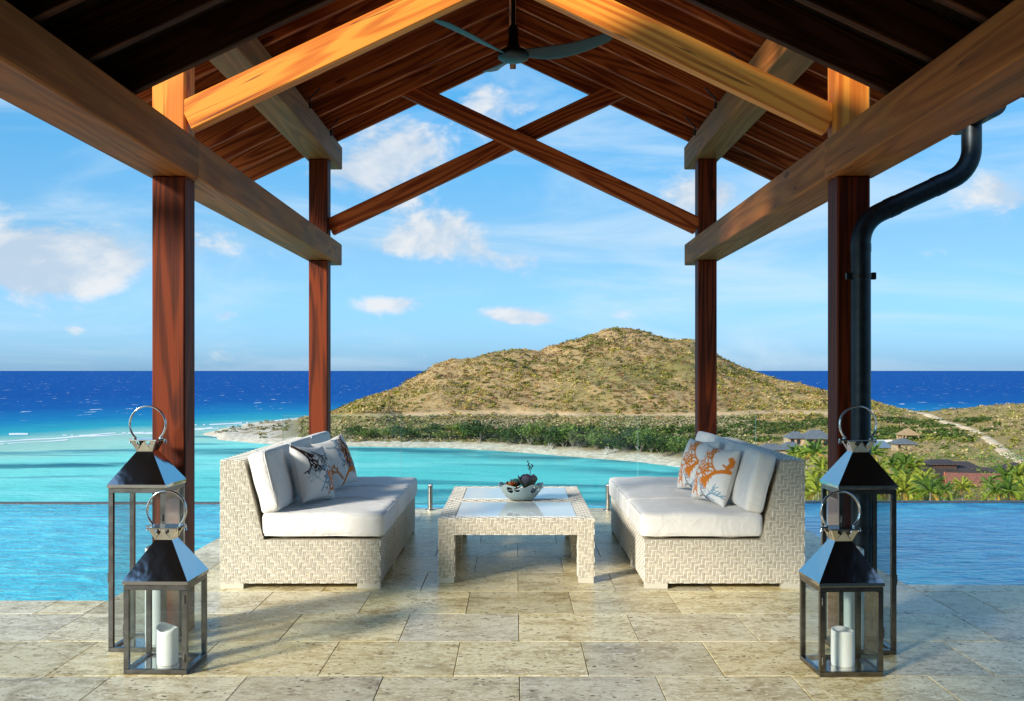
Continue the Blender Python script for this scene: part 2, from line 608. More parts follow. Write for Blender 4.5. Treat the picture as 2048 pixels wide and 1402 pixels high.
def col_mat(name, rough=0.7, noise_amt=0.0, scale=1.0, spec=0.3, sheen=0.0):
    """colour from the mesh's own point colours"""
    m, nt, bs = new_mat(name)
    a = nd(nt, 'ShaderNodeVertexColor'); a.layer_name = 'Col'
    c = a.outputs[0]
    if noise_amt:
        n = noise(nt, obj_co(nt), scale, 5.0, 0.65)
        c = mixc(nt, mth(nt, 'MULTIPLY', maprange(nt, n, 0.35, 0.7), noise_amt), c, (0.02, 0.02, 0.01))
    nt.links.new(c, bs.inputs['Base Color'])
    setp(bs, rough=rough, spec=spec, sheen=sheen)
    return m


M_leaf = col_mat('leaves', 0.55, spec=0.35)
M_scrub = col_mat('scrub', 0.85, spec=0.1)
M_print = col_mat('printed_linen', 0.85, spec=0.15)
M_succ = col_mat('succulent_leaf', 0.35, spec=0.5)
M_bark = plain('grey_bark', (0.30, 0.26, 0.21), 0.85, var=0.5, scale=3.0)
M_pale_bark = plain('bleached_bark', (0.62, 0.58, 0.52), 0.85, var=0.3, scale=3.0)

exec_order = 'structure first'
# ------------------------------------------------------------------ terrain of the bay
SEA_Z = EYE - 40.0


def hs_of(y, D):                     # height above the sea of a point seen at photo row y, D metres out
    return 40.0 - (y - HY) / F * D


CREST = [(640, 828, 790), (665, 827, 800), (700, 807, 815), (750, 787, 830), (800, 767, 850), (850, 742, 865), (880, 725, 872), (935, 718, 885),
         (985, 705, 900), (1075, 708, 920), (1100, 698, 930), (1180, 671, 945), (1230, 659, 950), (1290, 666, 950),
         (1330, 678, 950), (1385, 681, 950), (1440, 718, 945), (1500, 743, 925), (1545, 760, 905), (1600, 770, 880),
         (1650, 781, 840), (1740, 803, 760), (1800, 818, 690), (1850, 825, 640), (1905, 825, 610), (1930, 815, 600),
         (2048, 812, 600), (2300, 800, 600)]
SHORE = [(665, 551), (690, 549), (800, 541), (900, 538), (1000, 517), (1100, 492), (1200, 470), (1290, 452), (1380, 424)]
cu = np.array([c[0] for c in CREST], float)
DG = np.concatenate([np.arange(40, 380, 6.0), np.arange(380, 1010, 3.2), np.arange(1010, 1500, 30.0)])


def prof(nodes):
    d = np.array([n[0] for n in nodes], float)
    h = np.array([n[1] for n in nodes], float)
    return np.interp(DG, d, h)


COLS = {}
COLS[300] = prof([(40, -5), (1500, -5)])
COLS[400] = prof([(40, -5), (630, -2.0), (650, -0.6), (672, -2.0), (1500, -5)])
COLS[415] = prof([(40, -5), (622, -2.0), (640, 0.3), (655, 1.0), (668, 0.3), (690, -2.0), (1500, -5)])
COLS[450] = prof([(40, -5), (580, -2), (594, 0), (606, 1.5), (655, 2.5), (700, 1.5), (717, 0), (740, -2), (1500, -5)])
COLS[520] = prof([(40, -5), (556, -2), (570, 0), (584, 2), (650, 3), (770, 2), (792, 0), (815, -2), (1500, -5)])
COLS[600] = prof([(40, -5), (545, -2), (558, 0), (572, 2), (690, 5), (820, 2), (880, 0), (905, -3), (1500, -5)])
for u in (665, 690, 720, 760, 800, 850, 880, 935, 985, 1040, 1075, 1100, 1140, 1180, 1230, 1290, 1330, 1385):
    dn = np.interp(u, [s[0] for s in SHORE], [s[1] for s in SHORE])
    yc = np.interp(u, cu, [c[1] for c in CREST]); dc = np.interp(u, cu, [c[2] for c in CREST])
    hc = hs_of(yc, dc)
    dm = 665 if u > 760 else 640
    hm = min(hs_of(829, dm), hc * 0.8)
    nodes = [(40, -5), (dn - 40, -4), (dn - 12, -1.3), (dn, 0), (dn + 14, 2.0), (dn + 55, 4.5), (dm, hm),
             (dm + (dc - dm) * 0.55, hm + (hc - hm) * 0.60), (dc - 25, hc - 1.2), (dc, hc), (dc + 40, hc - 1.5), (dc + 330, -4), (1500, -5)]
    COLS[u] = prof(nodes)


def right_col(u, nodes):
    yc = np.interp(u, cu, [c[1] for c in CREST]); dc = np.interp(u, cu, [c[2] for c in CREST])
    hc = hs_of(yc, dc)
    COLS[u] = prof(nodes + [(dc, hc), (dc + 40, hc - 1.5), (dc + 330, -4), (1500, -5)])


right_col(1420, [(40, -5), (350, -3), (388, 0), (402, 2), (450, 4.5), (550, 8), (660, 12.5), (820, 38)])
right_col(1480, [(40, -4), (200, -2), (300, 2), (400, 5), (500, 8), (600, 11), (660, 13.5), (810, 30)])
right_col(1540, [(40, 6), (150, 10), (250, 11), (350, 8), (450, 8), (550, 10), (660, 13), (790, 25)])
right_col(1600, [(40, 12), (150, 14.5), (250, 15), (350, 10.7), (400, 9.4), (450, 8.8), (520, 10.7), (600, 12.9), (660, 13.5), (770, 22)])
right_col(1700, [(40, 14), (150, 16), (250, 17), (350, 13.2), (420, 12), (500, 12.5), (600, 14.7), (690, 18)])
right_col(1850, [(40, 14), (150, 17.4), (200, 19), (250, 19.4), (300, 17.8), (400, 15.2), (500, 14.3), (600, 15.6)])
right_col(1960, [(40, 14), (150, 17.6), (200, 19.0), (250, 19.6), (300, 18.2), (400, 16.0), (500, 16.0)])
right_col(2048, [(40, 14), (150, 17.8), (200, 19.0), (250, 19.8), (300, 19.0), (400, 17.8), (500, 18.0)])
right_col(2300, [(40, 14), (150, 18), (250, 20.5), (400, 20), (500, 20)])
CU = np.array(sorted(COLS), float)
CT = np.stack([COLS[int(c)] for c in CU])            # columns x distances
UG = np.arange(380, 2300, 5.0)
base = np.empty((len(UG), len(DG)))
for j in range(len(DG)):
    base[:, j] = np.interp(UG, CU, CT[:, j])
# smooth the column interpolation a little
ker = np.array([1, 4, 6, 4, 1], float); ker /= ker.sum()
pad = np.pad(base, ((2, 2), (0, 0)), mode='edge')
base = sum(ker[k] * pad[k:k + len(UG)] for k in range(5))


def lattice_noise(x, y, seed):
    """smooth value noise"""
    xi, yi = np.floor(x).astype(int), np.floor(y).astype(int)
    fx, fy = x - xi, y - yi
    fx, fy = fx * fx * (3 - 2 * fx), fy * fy * (3 - 2 * fy)

    def h(a, b):
        n = (a * 374761393 + b * 668265263 + seed * 69069) & 0x7fffffff
        n = ((n ^ (n >> 13)) * 1274126177) & 0x7fffffff
        return ((n ^ (n >> 16)) & 0xffff) / 65535.0
    a, b, c, d = h(xi, yi), h(xi + 1, yi), h(xi, yi + 1), h(xi + 1, yi + 1)
    return (a * (1 - fx) + b * fx) * (1 - fy) + (c * (1 - fx) + d * fx) * fy


def fbm(x, y, seed, octs=4):
    s, a, t = 0, 1.0, 0
    for o in range(octs):
        s = s + a * lattice_noise(x * 2 ** o, y * 2 ** o, seed + o)
        t += a
        a *= 0.5
    return s / t


UU, DD = np.meshgrid(UG, DG, indexing='ij')
XX = (UU - CX) / F * DD
amp = np.clip(base / 14.0, 0, 1)
rough_n = (fbm(XX / 45.0, DD / 60.0, 3) - 0.5) * 9.0 - np.abs(fbm(XX / 26.0 + DD / 90.0, DD / 150.0, 13, 3) - 0.5) * 8.0 + 1.0 + (fbm(XX / 12.0, DD / 16.0, 9, 3) - 0.5) * 2.4
HT = base + amp * rough_n * np.clip(base / 30.0, 0.25, 1.0)
shore_n = (fbm(XX / 20.0, DD / 20.0, 21, 3) - 0.5) * 0.7
HT = HT + shore_n * np.exp(-(base / 2.0) ** 2)


def height(u, D):
    ui = np.clip((np.asarray(u, float) - UG[0]) / 5.0, 0, len(UG) - 1.001)
    di = np.interp(D, DG, np.arange(len(DG)))
    di = np.clip(di, 0, len(DG) - 1.001)
    i, j = np.floor(ui).astype(int), np.floor(di).astype(int)
    a, b = ui - i, di - j
    return HT[i, j] * (1 - a) * (1 - b) + HT[i + 1, j] * a * (1 - b) + HT[i, j + 1] * (1 - a) * b + HT[i + 1, j + 1] * a * b


def world(u, D, up=0.0):
    return Vector(((u - CX) / F * D, D, float(height(u, D)) + SEA_Z + up))


def ground_at(u, y, dmin=70.0):
    """first ground met along the line of sight through photo point (u, y)"""
    ds = np.arange(dmin, 1000, 1.0)
    ray = 40.0 - (y - HY) / F * ds
    h = height(np.full_like(ds, u), ds)
    k = np.argmax(h >= ray)
    return float(ds[k])


# the ground's own colours, by what lies there: sand, dry grass, green scrub soil, dirt
C_sand = np.array([0.80, 0.72, 0.57]); C_dry = np.array([0.47, 0.315, 0.14]); C_oliv = np.array([0.24, 0.21, 0.065])
C_dirt = np.array([0.76, 0.52, 0.28]); C_soil = np.array([0.36, 0.28, 0.15])
patch = fbm(XX / 60.0, DD / 80.0, 41, 4)
fine_p = fbm(XX / 9.0, DD / 14.0, 55, 3)
YY = HY + (40.0 - HT) / DD * F                    # the photo row each ground point shows at
w_green = np.clip((patch - 0.50) * 5 + (fine_p - 0.5) * 2.0, 0, 1)[..., None]
tc_ = C_dry * (1 - w_green) + C_oliv * w_green
low = np.clip((YY - 838) / 12.0, 0, 1)[..., None] * (UU < 1660)[..., None]
tc_ = tc_ * (1 - low * 0.7) + C_soil * low * 0.7
rt = np.clip((UU - 1480) / 200.0, 0, 1)[..., None]
tc_ = tc_ * (1 - 0.45 * rt) + (0.6 * C_oliv + 0.4 * np.array([0.36, 0.30, 0.10])) * 0.45 * rt
sand = np.clip((2.9 - HT + (fine_p - 0.5) * 1.5) / 0.8, 0, 1) * (DD > 360)
spit = np.clip((600 - UU) / 60.0, 0, 1) * (fine_p > 0.35)
sand = np.maximum(sand, spit)[..., None]
tc_ = tc_ * (1 - sand) + C_sand * sand
band = np.exp(-((YY - (829 + 4 * np.sin(UU / 90.0))) / 5.0) ** 2) * np.clip((UU - 680) / 60, 0, 1) * np.clip((1720 - UU) / 40, 0, 1) * (DD > 560)
band = np.clip(band * (0.35 + 1.1 * fbm(XX / 30.0, DD / 30.0, 77, 2)), 0, 1)[..., None]
tc_ = tc_ * (1 - band) + C_dirt * band
tv = np.stack([XX, DD, HT + SEA_Z], -1).reshape(-1, 3)
nu, ndg = HT.shape
ii, jj = np.meshgrid(np.arange(nu - 1), np.arange(ndg - 1), indexing='ij')
q0 = (ii * ndg + jj).ravel()
tf = np.stack([q0, q0 + ndg, q0 + ndg + 1, q0 + 1], 1)
keep = (HT[:-1, :-1] > -4.5).ravel() | (HT[1:, 1:] > -4.5).ravel()
tf = tf[keep]
M_ground, nt, bs = new_mat('dry_hillside')
a_ = nd(nt, 'ShaderNodeVertexColor'); a_.layer_name = 'Col'
gn = noise(nt, obj_co(nt), 0.35, 6.0, 0.7)
gn2 = noise(nt, obj_co(nt), 0.07, 4.0, 0.6)
gc = mixc(nt, maprange(nt, gn, 0.40, 0.62), mixc(nt, 0.45, a_.outputs[0], (0.16, 0.115, 0.055)), a_.outputs[0])
gc = mixc(nt, mth(nt, 'MULTIPLY', maprange(nt, gn2, 0.45, 0.65), 0.25), gc, (0.52, 0.38, 0.18))
nt.links.new(gc, bs.inputs['Base Color'])
setp(bs, rough=0.95, spec=0.05)
hill = link('hillside', np_mesh('hillside', tv, tf, M_ground, col=tc_.reshape(-1, 3), smooth=True))
tag(hill, kind='structure')

# ---- the sea
M_sea, nt, bs = new_mat('sea_water')
co = obj_co(nt)
sp = nd(nt, 'ShaderNodeSeparateXYZ'); nt.links.new(co, sp.inputs[0])
X_, Y_ = sp.outputs[0], sp.outputs[1]
s1 = mth(nt, 'SUBTRACT', mth(nt, 'MULTIPLY', mth(nt, 'ADD', X_, 296.0), 0.869), mth(nt, 'MULTIPLY', mth(nt, 'SUBTRACT', Y_, 598.0), 0.494))
s2 = mth(nt, 'MULTIPLY', mth(nt, 'SUBTRACT', 800.0, Y_), 0.8)
s_ = mth(nt, 'MINIMUM', s1, s2)
sn = noise(nt, co, 0.011, 5.0, 0.6, 0.6)
s_ = mth(nt, 'ADD', s_, mth(nt, 'MULTIPLY', mth(nt, 'SUBTRACT', sn, 0.5), 90.0))
deep = ramp(nt, maprange(nt, s_, -900.0, 300.0, 0.0, 1.0, False),
            [(0.0, (0.0, 0.082, 0.33)), (0.40, (0.001, 0.105, 0.36)), (0.60, (0.006, 0.22, 0.44)), (0.70, (0.03, 0.40, 0.47)),
             (0.755, (0.34, 0.62, 0.52)), (0.815, (0.42, 0.70, 0.56)), (0.87, (0.26, 0.80, 0.68)), (1.0, (0.14, 0.68, 0.62))])
# seagrass and reef patches lying under the lagoon
pn = noise(nt, vscale(nt, co, (0.0085, 0.024, 1.0), (4.2, 1.7, 0.0)), 1.0, 5.0, 0.55, 0.7)
lag = maprange(nt, s_, 30.0, 90.0)
pm = mth(nt, 'MULTIPLY', maprange(nt, pn, 0.53, 0.66), mth(nt, 'MULTIPLY', lag, 0.85))
col = mixc(nt, pm, deep, (0.03, 0.23, 0.29))
pn2 = noise(nt, vscale(nt, co, (0.012, 0.03, 1.0), (9.0, 3.3, 0.0)), 1.0, 4.0, 0.5, 0.4)
col = mixc(nt, mth(nt, 'MULTIPLY', maprange(nt, pn2, 0.5, 0.72), mth(nt, 'MULTIPLY', lag, 0.55)), col, (0.34, 0.86, 0.78))
# dark weed bed off the beach and the long streak in the left lagoon
def streak(x0, y0, ang, la, lb):
    ca, sa = math.cos(ang), math.sin(ang)
    dx = mth(nt, 'SUBTRACT', X_, x0); dy = mth(nt, 'SUBTRACT', Y_, y0)
    p = mth(nt, 'MULTIPLY', mth(nt, 'ADD', mth(nt, 'MULTIPLY', dx, ca), mth(nt, 'MULTIPLY', dy, sa)), 1 / la)
    q = mth(nt, 'MULTIPLY', mth(nt, 'SUBTRACT', mth(nt, 'MULTIPLY', dy, ca), mth(nt, 'MULTIPLY', dx, sa)), 1 / lb)
    e = mth(nt, 'ADD', mth(nt, 'MULTIPLY', p, p), mth(nt, 'MULTIPLY', q, q))
    return mth(nt, 'EXPONENT', mth(nt, 'MULTIPLY', e, -1.0))
def sea_at(u, y):
    D = 40.0 * F / (y - HY)
    return ((u - CX) / F * D, D)
wn = noise(nt, vscale(nt, co, (0.03, 0.05, 1.0)), 1.0, 4.0, 0.6, 0.3)
for (u, y, ang, la, lb, k) in ((60, 932, 0.15, 48, 10, 1.8), (190, 929, 0.1, 34, 8, 1.3), (120, 905, 0.2, 50, 9, 0.7), (850, 902, -0.1, 90, 16, 1.0), (1150, 918, -0.35, 75, 14, 1.1),
                               (1330, 945, -0.4, 40, 14, 1.1), (470, 905, 0.0, 40, 16, 0.9), (1000, 930, -0.2, 40, 4, 0.5), (410, 975, 0.1, 20, 4, 0.6)):
    x0, y0 = sea_at(u, y)
    f = mth(nt, 'MULTIPLY', mth(nt, 'MULTIPLY', streak(x0, y0, ang, la, lb), k), maprange(nt, wn, 0.3, 0.55))
    col = mixc(nt, mth(nt, 'MULTIPLY', mth(nt, 'MINIMUM', f, 1.0), 0.85), col, (0.03, 0.19, 0.24))
# whitecaps
wc = noise(nt, vscale(nt, co, (0.075, 0.022, 1.0)), 1.0, 5.0, 0.62, 0.0)
cap_m = mth(nt, 'MULTIPLY', maprange(nt, wc, 0.655, 0.69), maprange(nt, s_, -140.0, -260.0))
ripple = noise(nt, vscale(nt, co, (0.05, 0.11, 1.0)), 1.0, 6.0, 0.65, 0.2)
col = mixc(nt, mth(nt, 'MULTIPLY', maprange(nt, ripple, 0.5, 0.7), 0.35), col, mixc(nt, 0.5, col, (0.10, 0.40, 0.52)))
col = mixc(nt, mth(nt, 'MULTIPLY', maprange(nt, ripple, 0.48, 0.3), 0.30), col, mixc(nt, 0.5, col, (0.0, 0.02, 0.08)))
col = mixc(nt, cap_m, col, (0.85, 0.88, 0.88))
bw = noise(nt, vscale(nt, co, (0.10, 0.28, 1.0)), 1.0, 6.0, 0.65, 0.2)
bmp_ = nd(nt, 'ShaderNodeBump'); bmp_.inputs['Strength'].default_value = 0.5; bmp_.inputs['Distance'].default_value = 2.0
nt.links.new(bw, bmp_.inputs['Height'])
df = nd(nt, 'ShaderNodeBsdfDiffuse'); nt.links.new(col, df.inputs[0]); nt.links.new(bmp_.outputs[0], df.inputs['Normal'])
gl = nd(nt, 'ShaderNodeBsdfGlossy'); gl.inputs['Roughness'].default_value = 0.3; nt.links.new(bmp_.outputs[0], gl.inputs['Normal'])
mx = nd(nt, 'ShaderNodeMixShader'); mx.inputs[0].default_value = 0.05
nt.links.new(df.outputs[0], mx.inputs[1]); nt.links.new(gl.outputs[0], mx.inputs[2])
nt.links.new(mx.outputs[0], [n for n in nt.nodes if n.type == 'OUTPUT_MATERIAL'][0].inputs[0])
nt.nodes.remove(bs)
sm_ = MB()
sm_.add([(-90000, 60, SEA_Z), (90000, 60, SEA_Z), (90000, 120000, SEA_Z), (-90000, 120000, SEA_Z)], [(0, 1, 2, 3)])
sea = sm_.build('sea', M_sea)
tag(sea, kind='structure')

# ---- surf breaking on the reef: low white ridges of foam
M_foam = plain('sea_foam', (0.86, 0.88, 0.88), 0.8, spec=0.1)
rng = np.random.default_rng(5)
fm = MB()
def foam(pts, wid, seed, gaps=0.0):
    rr = random.Random(seed)
    P = []
    for k in range(len(pts) - 1):
        (u0, y0), (u1, y1) = pts[k], pts[k + 1]
        n = max(2, int(abs(u1 - u0) / 4.0))
        for i in range(n):
            t = i / n
            P.append((u0 + (u1 - u0) * t, y0 + (y1 - y0) * t))
    w = wprev = wid
    skip = 0
    for k in range(len(P) - 1):
        if rr.random() < gaps * 0.6:
            skip = rr.randint(1, 3)
        if skip > 0:
            skip -= 1
            continue
        w = max(0.25 * wid, min(1.9 * wid, w + rr.uniform(-0.16, 0.16) * wid))
        q = []
        for (u, y) in (P[k], P[k + 1]):
            ww = w if (u, y) == P[k + 1] else wprev
            for dy in (-ww / 2, 0, ww / 2):
                x, d = sea_at(u, y + dy + 0.5 * math.sin(u * 0.061 + seed))
                q.append((x, d, SEA_Z + (0.22 if dy == 0 else 0.12)))
        wprev = w
        fm.add(q, [(0, 3, 4, 1), (1, 4, 5, 2)])
foam([(-60, 886), (60, 880), (150, 874), (240, 869), (310, 866), (400, 858), (430, 855)], 3.4, 1)
foam([(-40, 890), (60, 885), (140, 880)], 1.6, 2, 0.25)
foam([(18, 869), (60, 868)], 3.6, 3)
foam([(125, 871), (180, 870), (240, 866), (300, 864)], 2.0, 4, 0.15)
foam([(385, 851), (440, 848), (500, 846)], 2.0, 6, 0.15)
foam([(395, 860), (430, 857), (470, 851), (540, 843), (600, 836)], 2.2, 7, 0.15)
foam([(330, 862), (380, 860)], 1.5, 8, 0.2)
surf = fm.build('surf_foam', M_foam)
tag(surf, 'white surf breaking in broken lines along the reef and spit', 'surf', kind='stuff')

# ---- dirt road on the right-hand slope
road_px = [(1822, 823, 9), (1850, 828, 10), (1872, 836, 10), (1893, 846, 10), (1920, 853, 9), (1946, 861, 9), (1966, 872, 10), (1984, 884, 12), (2000, 897, 14), (2020, 912, 17), (2050, 926, 22), (2085, 938, 26)]
rm = MB()
prev = None
RP = []
for k in range(len(road_px) - 1):
    for i in range(6):
        t = i / 6
        RP.append([road_px[k][a] + (road_px[k + 1][a] - road_px[k][a]) * t for a in range(3)])
cen = [world(u, ground_at(u, y, 230)) for (u, y, w) in RP]
for k in range(len(cen)):
    D = cen[k].y
    hw = 0.5 * RP[k][2] / F * D * 1.9 + 0.25 * math.sin(k * 1.7)
    t = (cen[min(k + 1, len(cen) - 1)] - cen[max(k - 1, 0)])
    side = Vector((t.y, -t.x, 0)).normalized() * max(hw, 1.6)
    row = []
    for s in (-1, -0.5, 0, 0.5, 1):
        p = cen[k] + side * s
        u = CX + p.x / p.y * F
        row.append(Vector((p.x, p.y, float(height(u, p.y)) + SEA_Z + (0.35 if abs(s) < 1 else -0.2))))
    if prev:
        rm.add(prev + row, [(i, i + 1, i + 6, i + 5) for i in range(4)], 0, True)
    prev = row
M_dirt = plain('pale_dirt', (0.78, 0.64, 0.44), 0.95, spec=0.05, col2=(0.58, 0.42, 0.25), scale=0.25)
road = rm.build('dirt_road', M_dirt)
tag(road, kind='structure')

# ------------------------------------------------------------------ foliage helpers


def rand_dirs(n, rng):
    v = rng.normal(size=(n, 3))
    return v / np.linalg.norm(v, axis=1, keepdims=True)


def leaf_quads(centers, sizes, rng, up_bias=0.5, aspect=0.55):
    """one pointed quad per centre"""
    n = len(centers)
    nrm = rand_dirs(n, rng); nrm[:, 2] = np.abs(nrm[:, 2]) + up_bias
    nrm /= np.linalg.norm(nrm, axis=1, keepdims=True)
    t = np.cross(nrm, rand_dirs(n, rng)); t /= np.linalg.norm(t, axis=1, keepdims=True) + 1e-9
    b = np.cross(nrm, t)
    s = sizes[:, None]
    v = np.stack([centers + t * s, centers + b * s * aspect, centers - t * s, centers - b * s * aspect], 1).reshape(-1, 3)
    f = np.arange(4 * n).reshape(n, 4)
    return v, f


def crown_points(n, lobes, rng, shell=0.55):
    """points through several ellipsoid lobes (x,y,z,rx,ry,rz), denser towards their skins"""
    w = np.array([l[3] * l[4] * l[5] for l in lobes]) ** 0.7
    w /= w.sum()
    idx = rng.choice(len(lobes), n, p=w)
    L = np.array(lobes)[idx]
    d = rand_dirs(n, rng)
    r = shell + (1 - shell) * rng.random((n, 1)) ** 0.6
    return L[:, :3] + d * r * L[:, 3:6], d


def crown_mesh(name, n, lobes, leaf, pal, seed, mat=None):
    rng = np.random.default_rng(seed)
    c, d = crown_points(n, lobes, rng)
    v, f = leaf_quads(c, leaf * (0.6 + 0.8 * rng.random(n)), rng)
    pal = np.array(pal)
    ci = pal[rng.integers(0, len(pal), n)] * (0.75 + 0.5 * rng.random((n, 1)))
    return np_mesh(name, v, f, mat or M_leaf, col=np.repeat(ci, 4, 0))


# ---- scrub over the hill: nobody could count it
def scrub(name, n, sampler, size, pal, seed, label, flat=0.75, leaves=15):
    rng = np.random.default_rng(seed)
    u, D = sampler(n, rng)
    h = height(u, D)
    ok = h > 1.3
    u, D, h = u[ok], D[ok], h[ok]
    n = len(u)
    x = (u - CX) / F * D
    r = size[0] + (size[1] - size[0]) * rng.random(n) ** 2
    pal = np.array(pal)
    pi = (fbm(x / 38.0 + 7, D / 50.0 + 3, seed + 100, 3) - 0.22) / 0.56 * len(pal) + rng.normal(0, 0.9, n)
    bc = pal[np.clip(pi, 0, len(pal) - 1).astype(int)] * (0.75 + 0.5 * rng.random((n, 1)))
    # leaf clumps spread over a dome
    d = rand_dirs(n * leaves, rng).reshape(n, leaves, 3)
    d[..., 2] = np.abs(d[..., 2])
    rad = 0.55 + 0.45 * rng.random((n, leaves, 1))
    c = d * rad * r[:, None, None]
    c[..., 2] *= flat
    c += np.stack([x, D, h + SEA_Z], -1)[:, None, :]
    v, f = leaf_quads(c.reshape(-1, 3), np.repeat(r, leaves) * (0.22 + 0.18 * rng.random(n * leaves)), rng, 0.7, 0.7)
    cc = np.repeat(bc, leaves, 0) * (0.8 + 0.4 * rng.random((n * leaves, 1)))
    o = link(name, np_mesh(name, v, f, M_scrub, col=np.repeat(cc, 4, 0)))
    return tag(o, label, 'scrub', kind='stuff')


def samp(u0, u1, y0, y1, keep=None, dmin=70):
    """random ground points that show between two photo rows"""
    def f(n, rng):
        us, Ds = [], []
        got = 0
        while got < n:
            u = u0 + (u1 - u0) * rng.random(n * 2)
            D = np.sqrt(dmin ** 2 + (1000.0 ** 2 - dmin ** 2) * rng.random(n * 2))
            h = height(u, D)
            y = HY + (40 - h) / D * F
            lo = y0 if not callable(y0) else y0(u)
            k = (y > lo) & (y < y1) & (h > 1.0)
            if keep is not None:
                k &= keep(u, D, y, rng)
            us.append(u[k]); Ds.append(D[k]); got += k.sum()
            if not k.any(): break
        u = np.concatenate(us)[:n]; D = np.concatenate(Ds)[:n]
        return u, D
    return f


def not_band(u, D, y, rng):
    b = np.abs(y - (829 + 4 * np.sin(u / 90.0))) > 4.5
    return b | (rng.random(len(u)) < 0.10) | (u > 1720)


roadc = np.array([(c.x, c.y) for c in cen])
def off_road(u, D, y, rng):
    x = (u - CX) / F * D
    dd = np.min((x[:, None] - roadc[None, :, 0]) ** 2 + (D[:, None] - roadc[None, :, 1]) ** 2, 1)
    return dd > 4.5 ** 2


def patchy(seed, thr, sc=40.0):
    def k(u, D, y, rng):
        x = (u - CX) / F * D
        return (fbm(x / sc, D / (sc * 1.3), seed, 3) + 0.12 * rng.random(len(u)) > thr) & not_band(u, D, y, rng)
    return k


scrub('dry_scrub', 12000, samp(600, 1760, 655, 842, not_band), (0.7, 2.3), [(0.24, 0.135, 0.06), (0.36, 0.19, 0.07), (0.30, 0.22, 0.12), (0.46, 0.29, 0.11), (0.38, 0.30, 0.10), (0.56, 0.41, 0.18)], 11,
      'dry brown and tan scrub covering the tall hill')
scrub('olive_scrub', 5600, samp(620, 1760, 655, 838, patchy(61, 0.50, 26.0)), (0.8, 3.2), [(0.10, 0.115, 0.025), (0.17, 0.17, 0.03), (0.24, 0.22, 0.04), (0.13, 0.13, 0.05), (0.32, 0.27, 0.05)], 12,
      'olive green bushes scattered in patches over the tall hill')
scrub('grey_scrub', 5200, samp(600, 1500, 834, 884), (1.0, 2.6), [(0.36, 0.29, 0.17), (0.42, 0.34, 0.21), (0.27, 0.25, 0.10), (0.17, 0.19, 0.05), (0.46, 0.36, 0.18)], 13,
      'grey brown thicket on the flat ground behind the bay')
scrub('shore_thicket', 2600, samp(690, 1460, 856, 905, lambda u, D, y, rng: (height(u, D) > 2.6) & (height(u, D) < 5.6 + 3.0 * (u > 1150)) & (rng.random(len(u)) < np.clip((u - 640) / 300, .25, 1))), (1.1, 2.9), [(0.030, 0.065, 0.012), (0.045, 0.085, 0.015), (0.08, 0.115, 0.02), (0.12, 0.14, 0.03), (0.035, 0.06, 0.018)], 14,
      'dark green thicket standing along the sandy beach', 0.95, 16)
scrub('spit_bushes', 90, samp(425, 640, 838, 886, lambda u, D, y, rng: fbm((u - CX) / F * D / 16.0, D / 22.0, 91, 2) > 0.5), (1.0, 2.6), [(0.17, 0.17, 0.03), (0.09, 0.11, 0.03), (0.22, 0.19, 0.09), (0.20, 0.17, 0.10)], 15,
      'low yellow green bushes on the pale sand spit', 0.7, 16)
scrub('slope_scrub', 6500, samp(1470, 2250, 800, 925, lambda u, D, y, rng: off_road(u, D, y, rng) & not_band(u, D, y, rng), 240), (0.7, 2.0), [(0.29, 0.26, 0.05), (0.18, 0.19, 0.035), (0.40, 0.32, 0.13), (0.34, 0.26, 0.15), (0.12, 0.15, 0.03)], 16,
      'mixed green and brown scrub on the slope around the villas')
scrub('green_slope_scrub', 2600, samp(1440, 2000, 838, 885, lambda u, D, y, rng: off_road(u, D, y, rng) & (fbm((u - CX) / F * D / 25.0, D / 30.0, 33, 3) > 0.48), 260), (0.9, 2.4), [(0.06, 0.105, 0.02), (0.085, 0.12, 0.025), (0.05, 0.08, 0.025)], 17,
      'green bushes growing below the dirt track near the villas')


# ---- rocks near the summit
rng = np.random.default_rng(77)
oct_v = np.array([(1, 0, 0), (-1, 0, 0), (0, 1, 0), (0, -1, 0), (0, 0, 1), (0, 0, -1)], float)
oct_f = np.array([(0, 2, 4), (2, 1, 4), (1, 3, 4), (3, 0, 4), (2, 0, 5), (1, 2, 5), (3, 1, 5), (0, 3, 5)])
RV, RF, RC = [], [], []
for k in range(260):
    if k < 120: u, y = rng.normal(1255, 34), rng.uniform(660, 690)
    elif k < 170: u, y = rng.normal(1085, 22), rng.uniform(708, 724)
    else: u, y = rng.uniform(820, 1600), rng.uniform(690, 820)
    D = ground_at(u, y, 480)
    if D < 500: continue
    p = np.array(world(u, D))
    sc = rng.uniform(0.4, 1.7) * (1 if k < 170 else 0.7)
    v = oct_v * (0.7 + 0.6 * rng.random((6, 1))) * np.array([1.2, 1.2, 0.8]) * sc
    a = rng.uniform(0, 6.28); c_, s_ = math.cos(a), math.sin(a)
    v = v @ np.array([[c_, -s_, 0], [s_, c_, 0], [0, 0, 1]]) + rng.normal(0, 0.15 * sc, (6, 3))
    RF.append(oct_f + 6 * len(RV)); RV.append(v + p)
    RC.append(np.tile(np.array([(0.16, 0.085, 0.055), (0.11, 0.075, 0.06), (0.22, 0.15, 0.11)])[rng.integers(0, 3)], (6, 1)))
rocks = link('summit_rocks', np_mesh('summit_rocks', np.concatenate(RV), np.concatenate(RF), M_scrub, col=np.concatenate(RC)))
tag(rocks, 'dark reddish rocks strewn around the summit of the hill', 'rocks', kind='stuff')
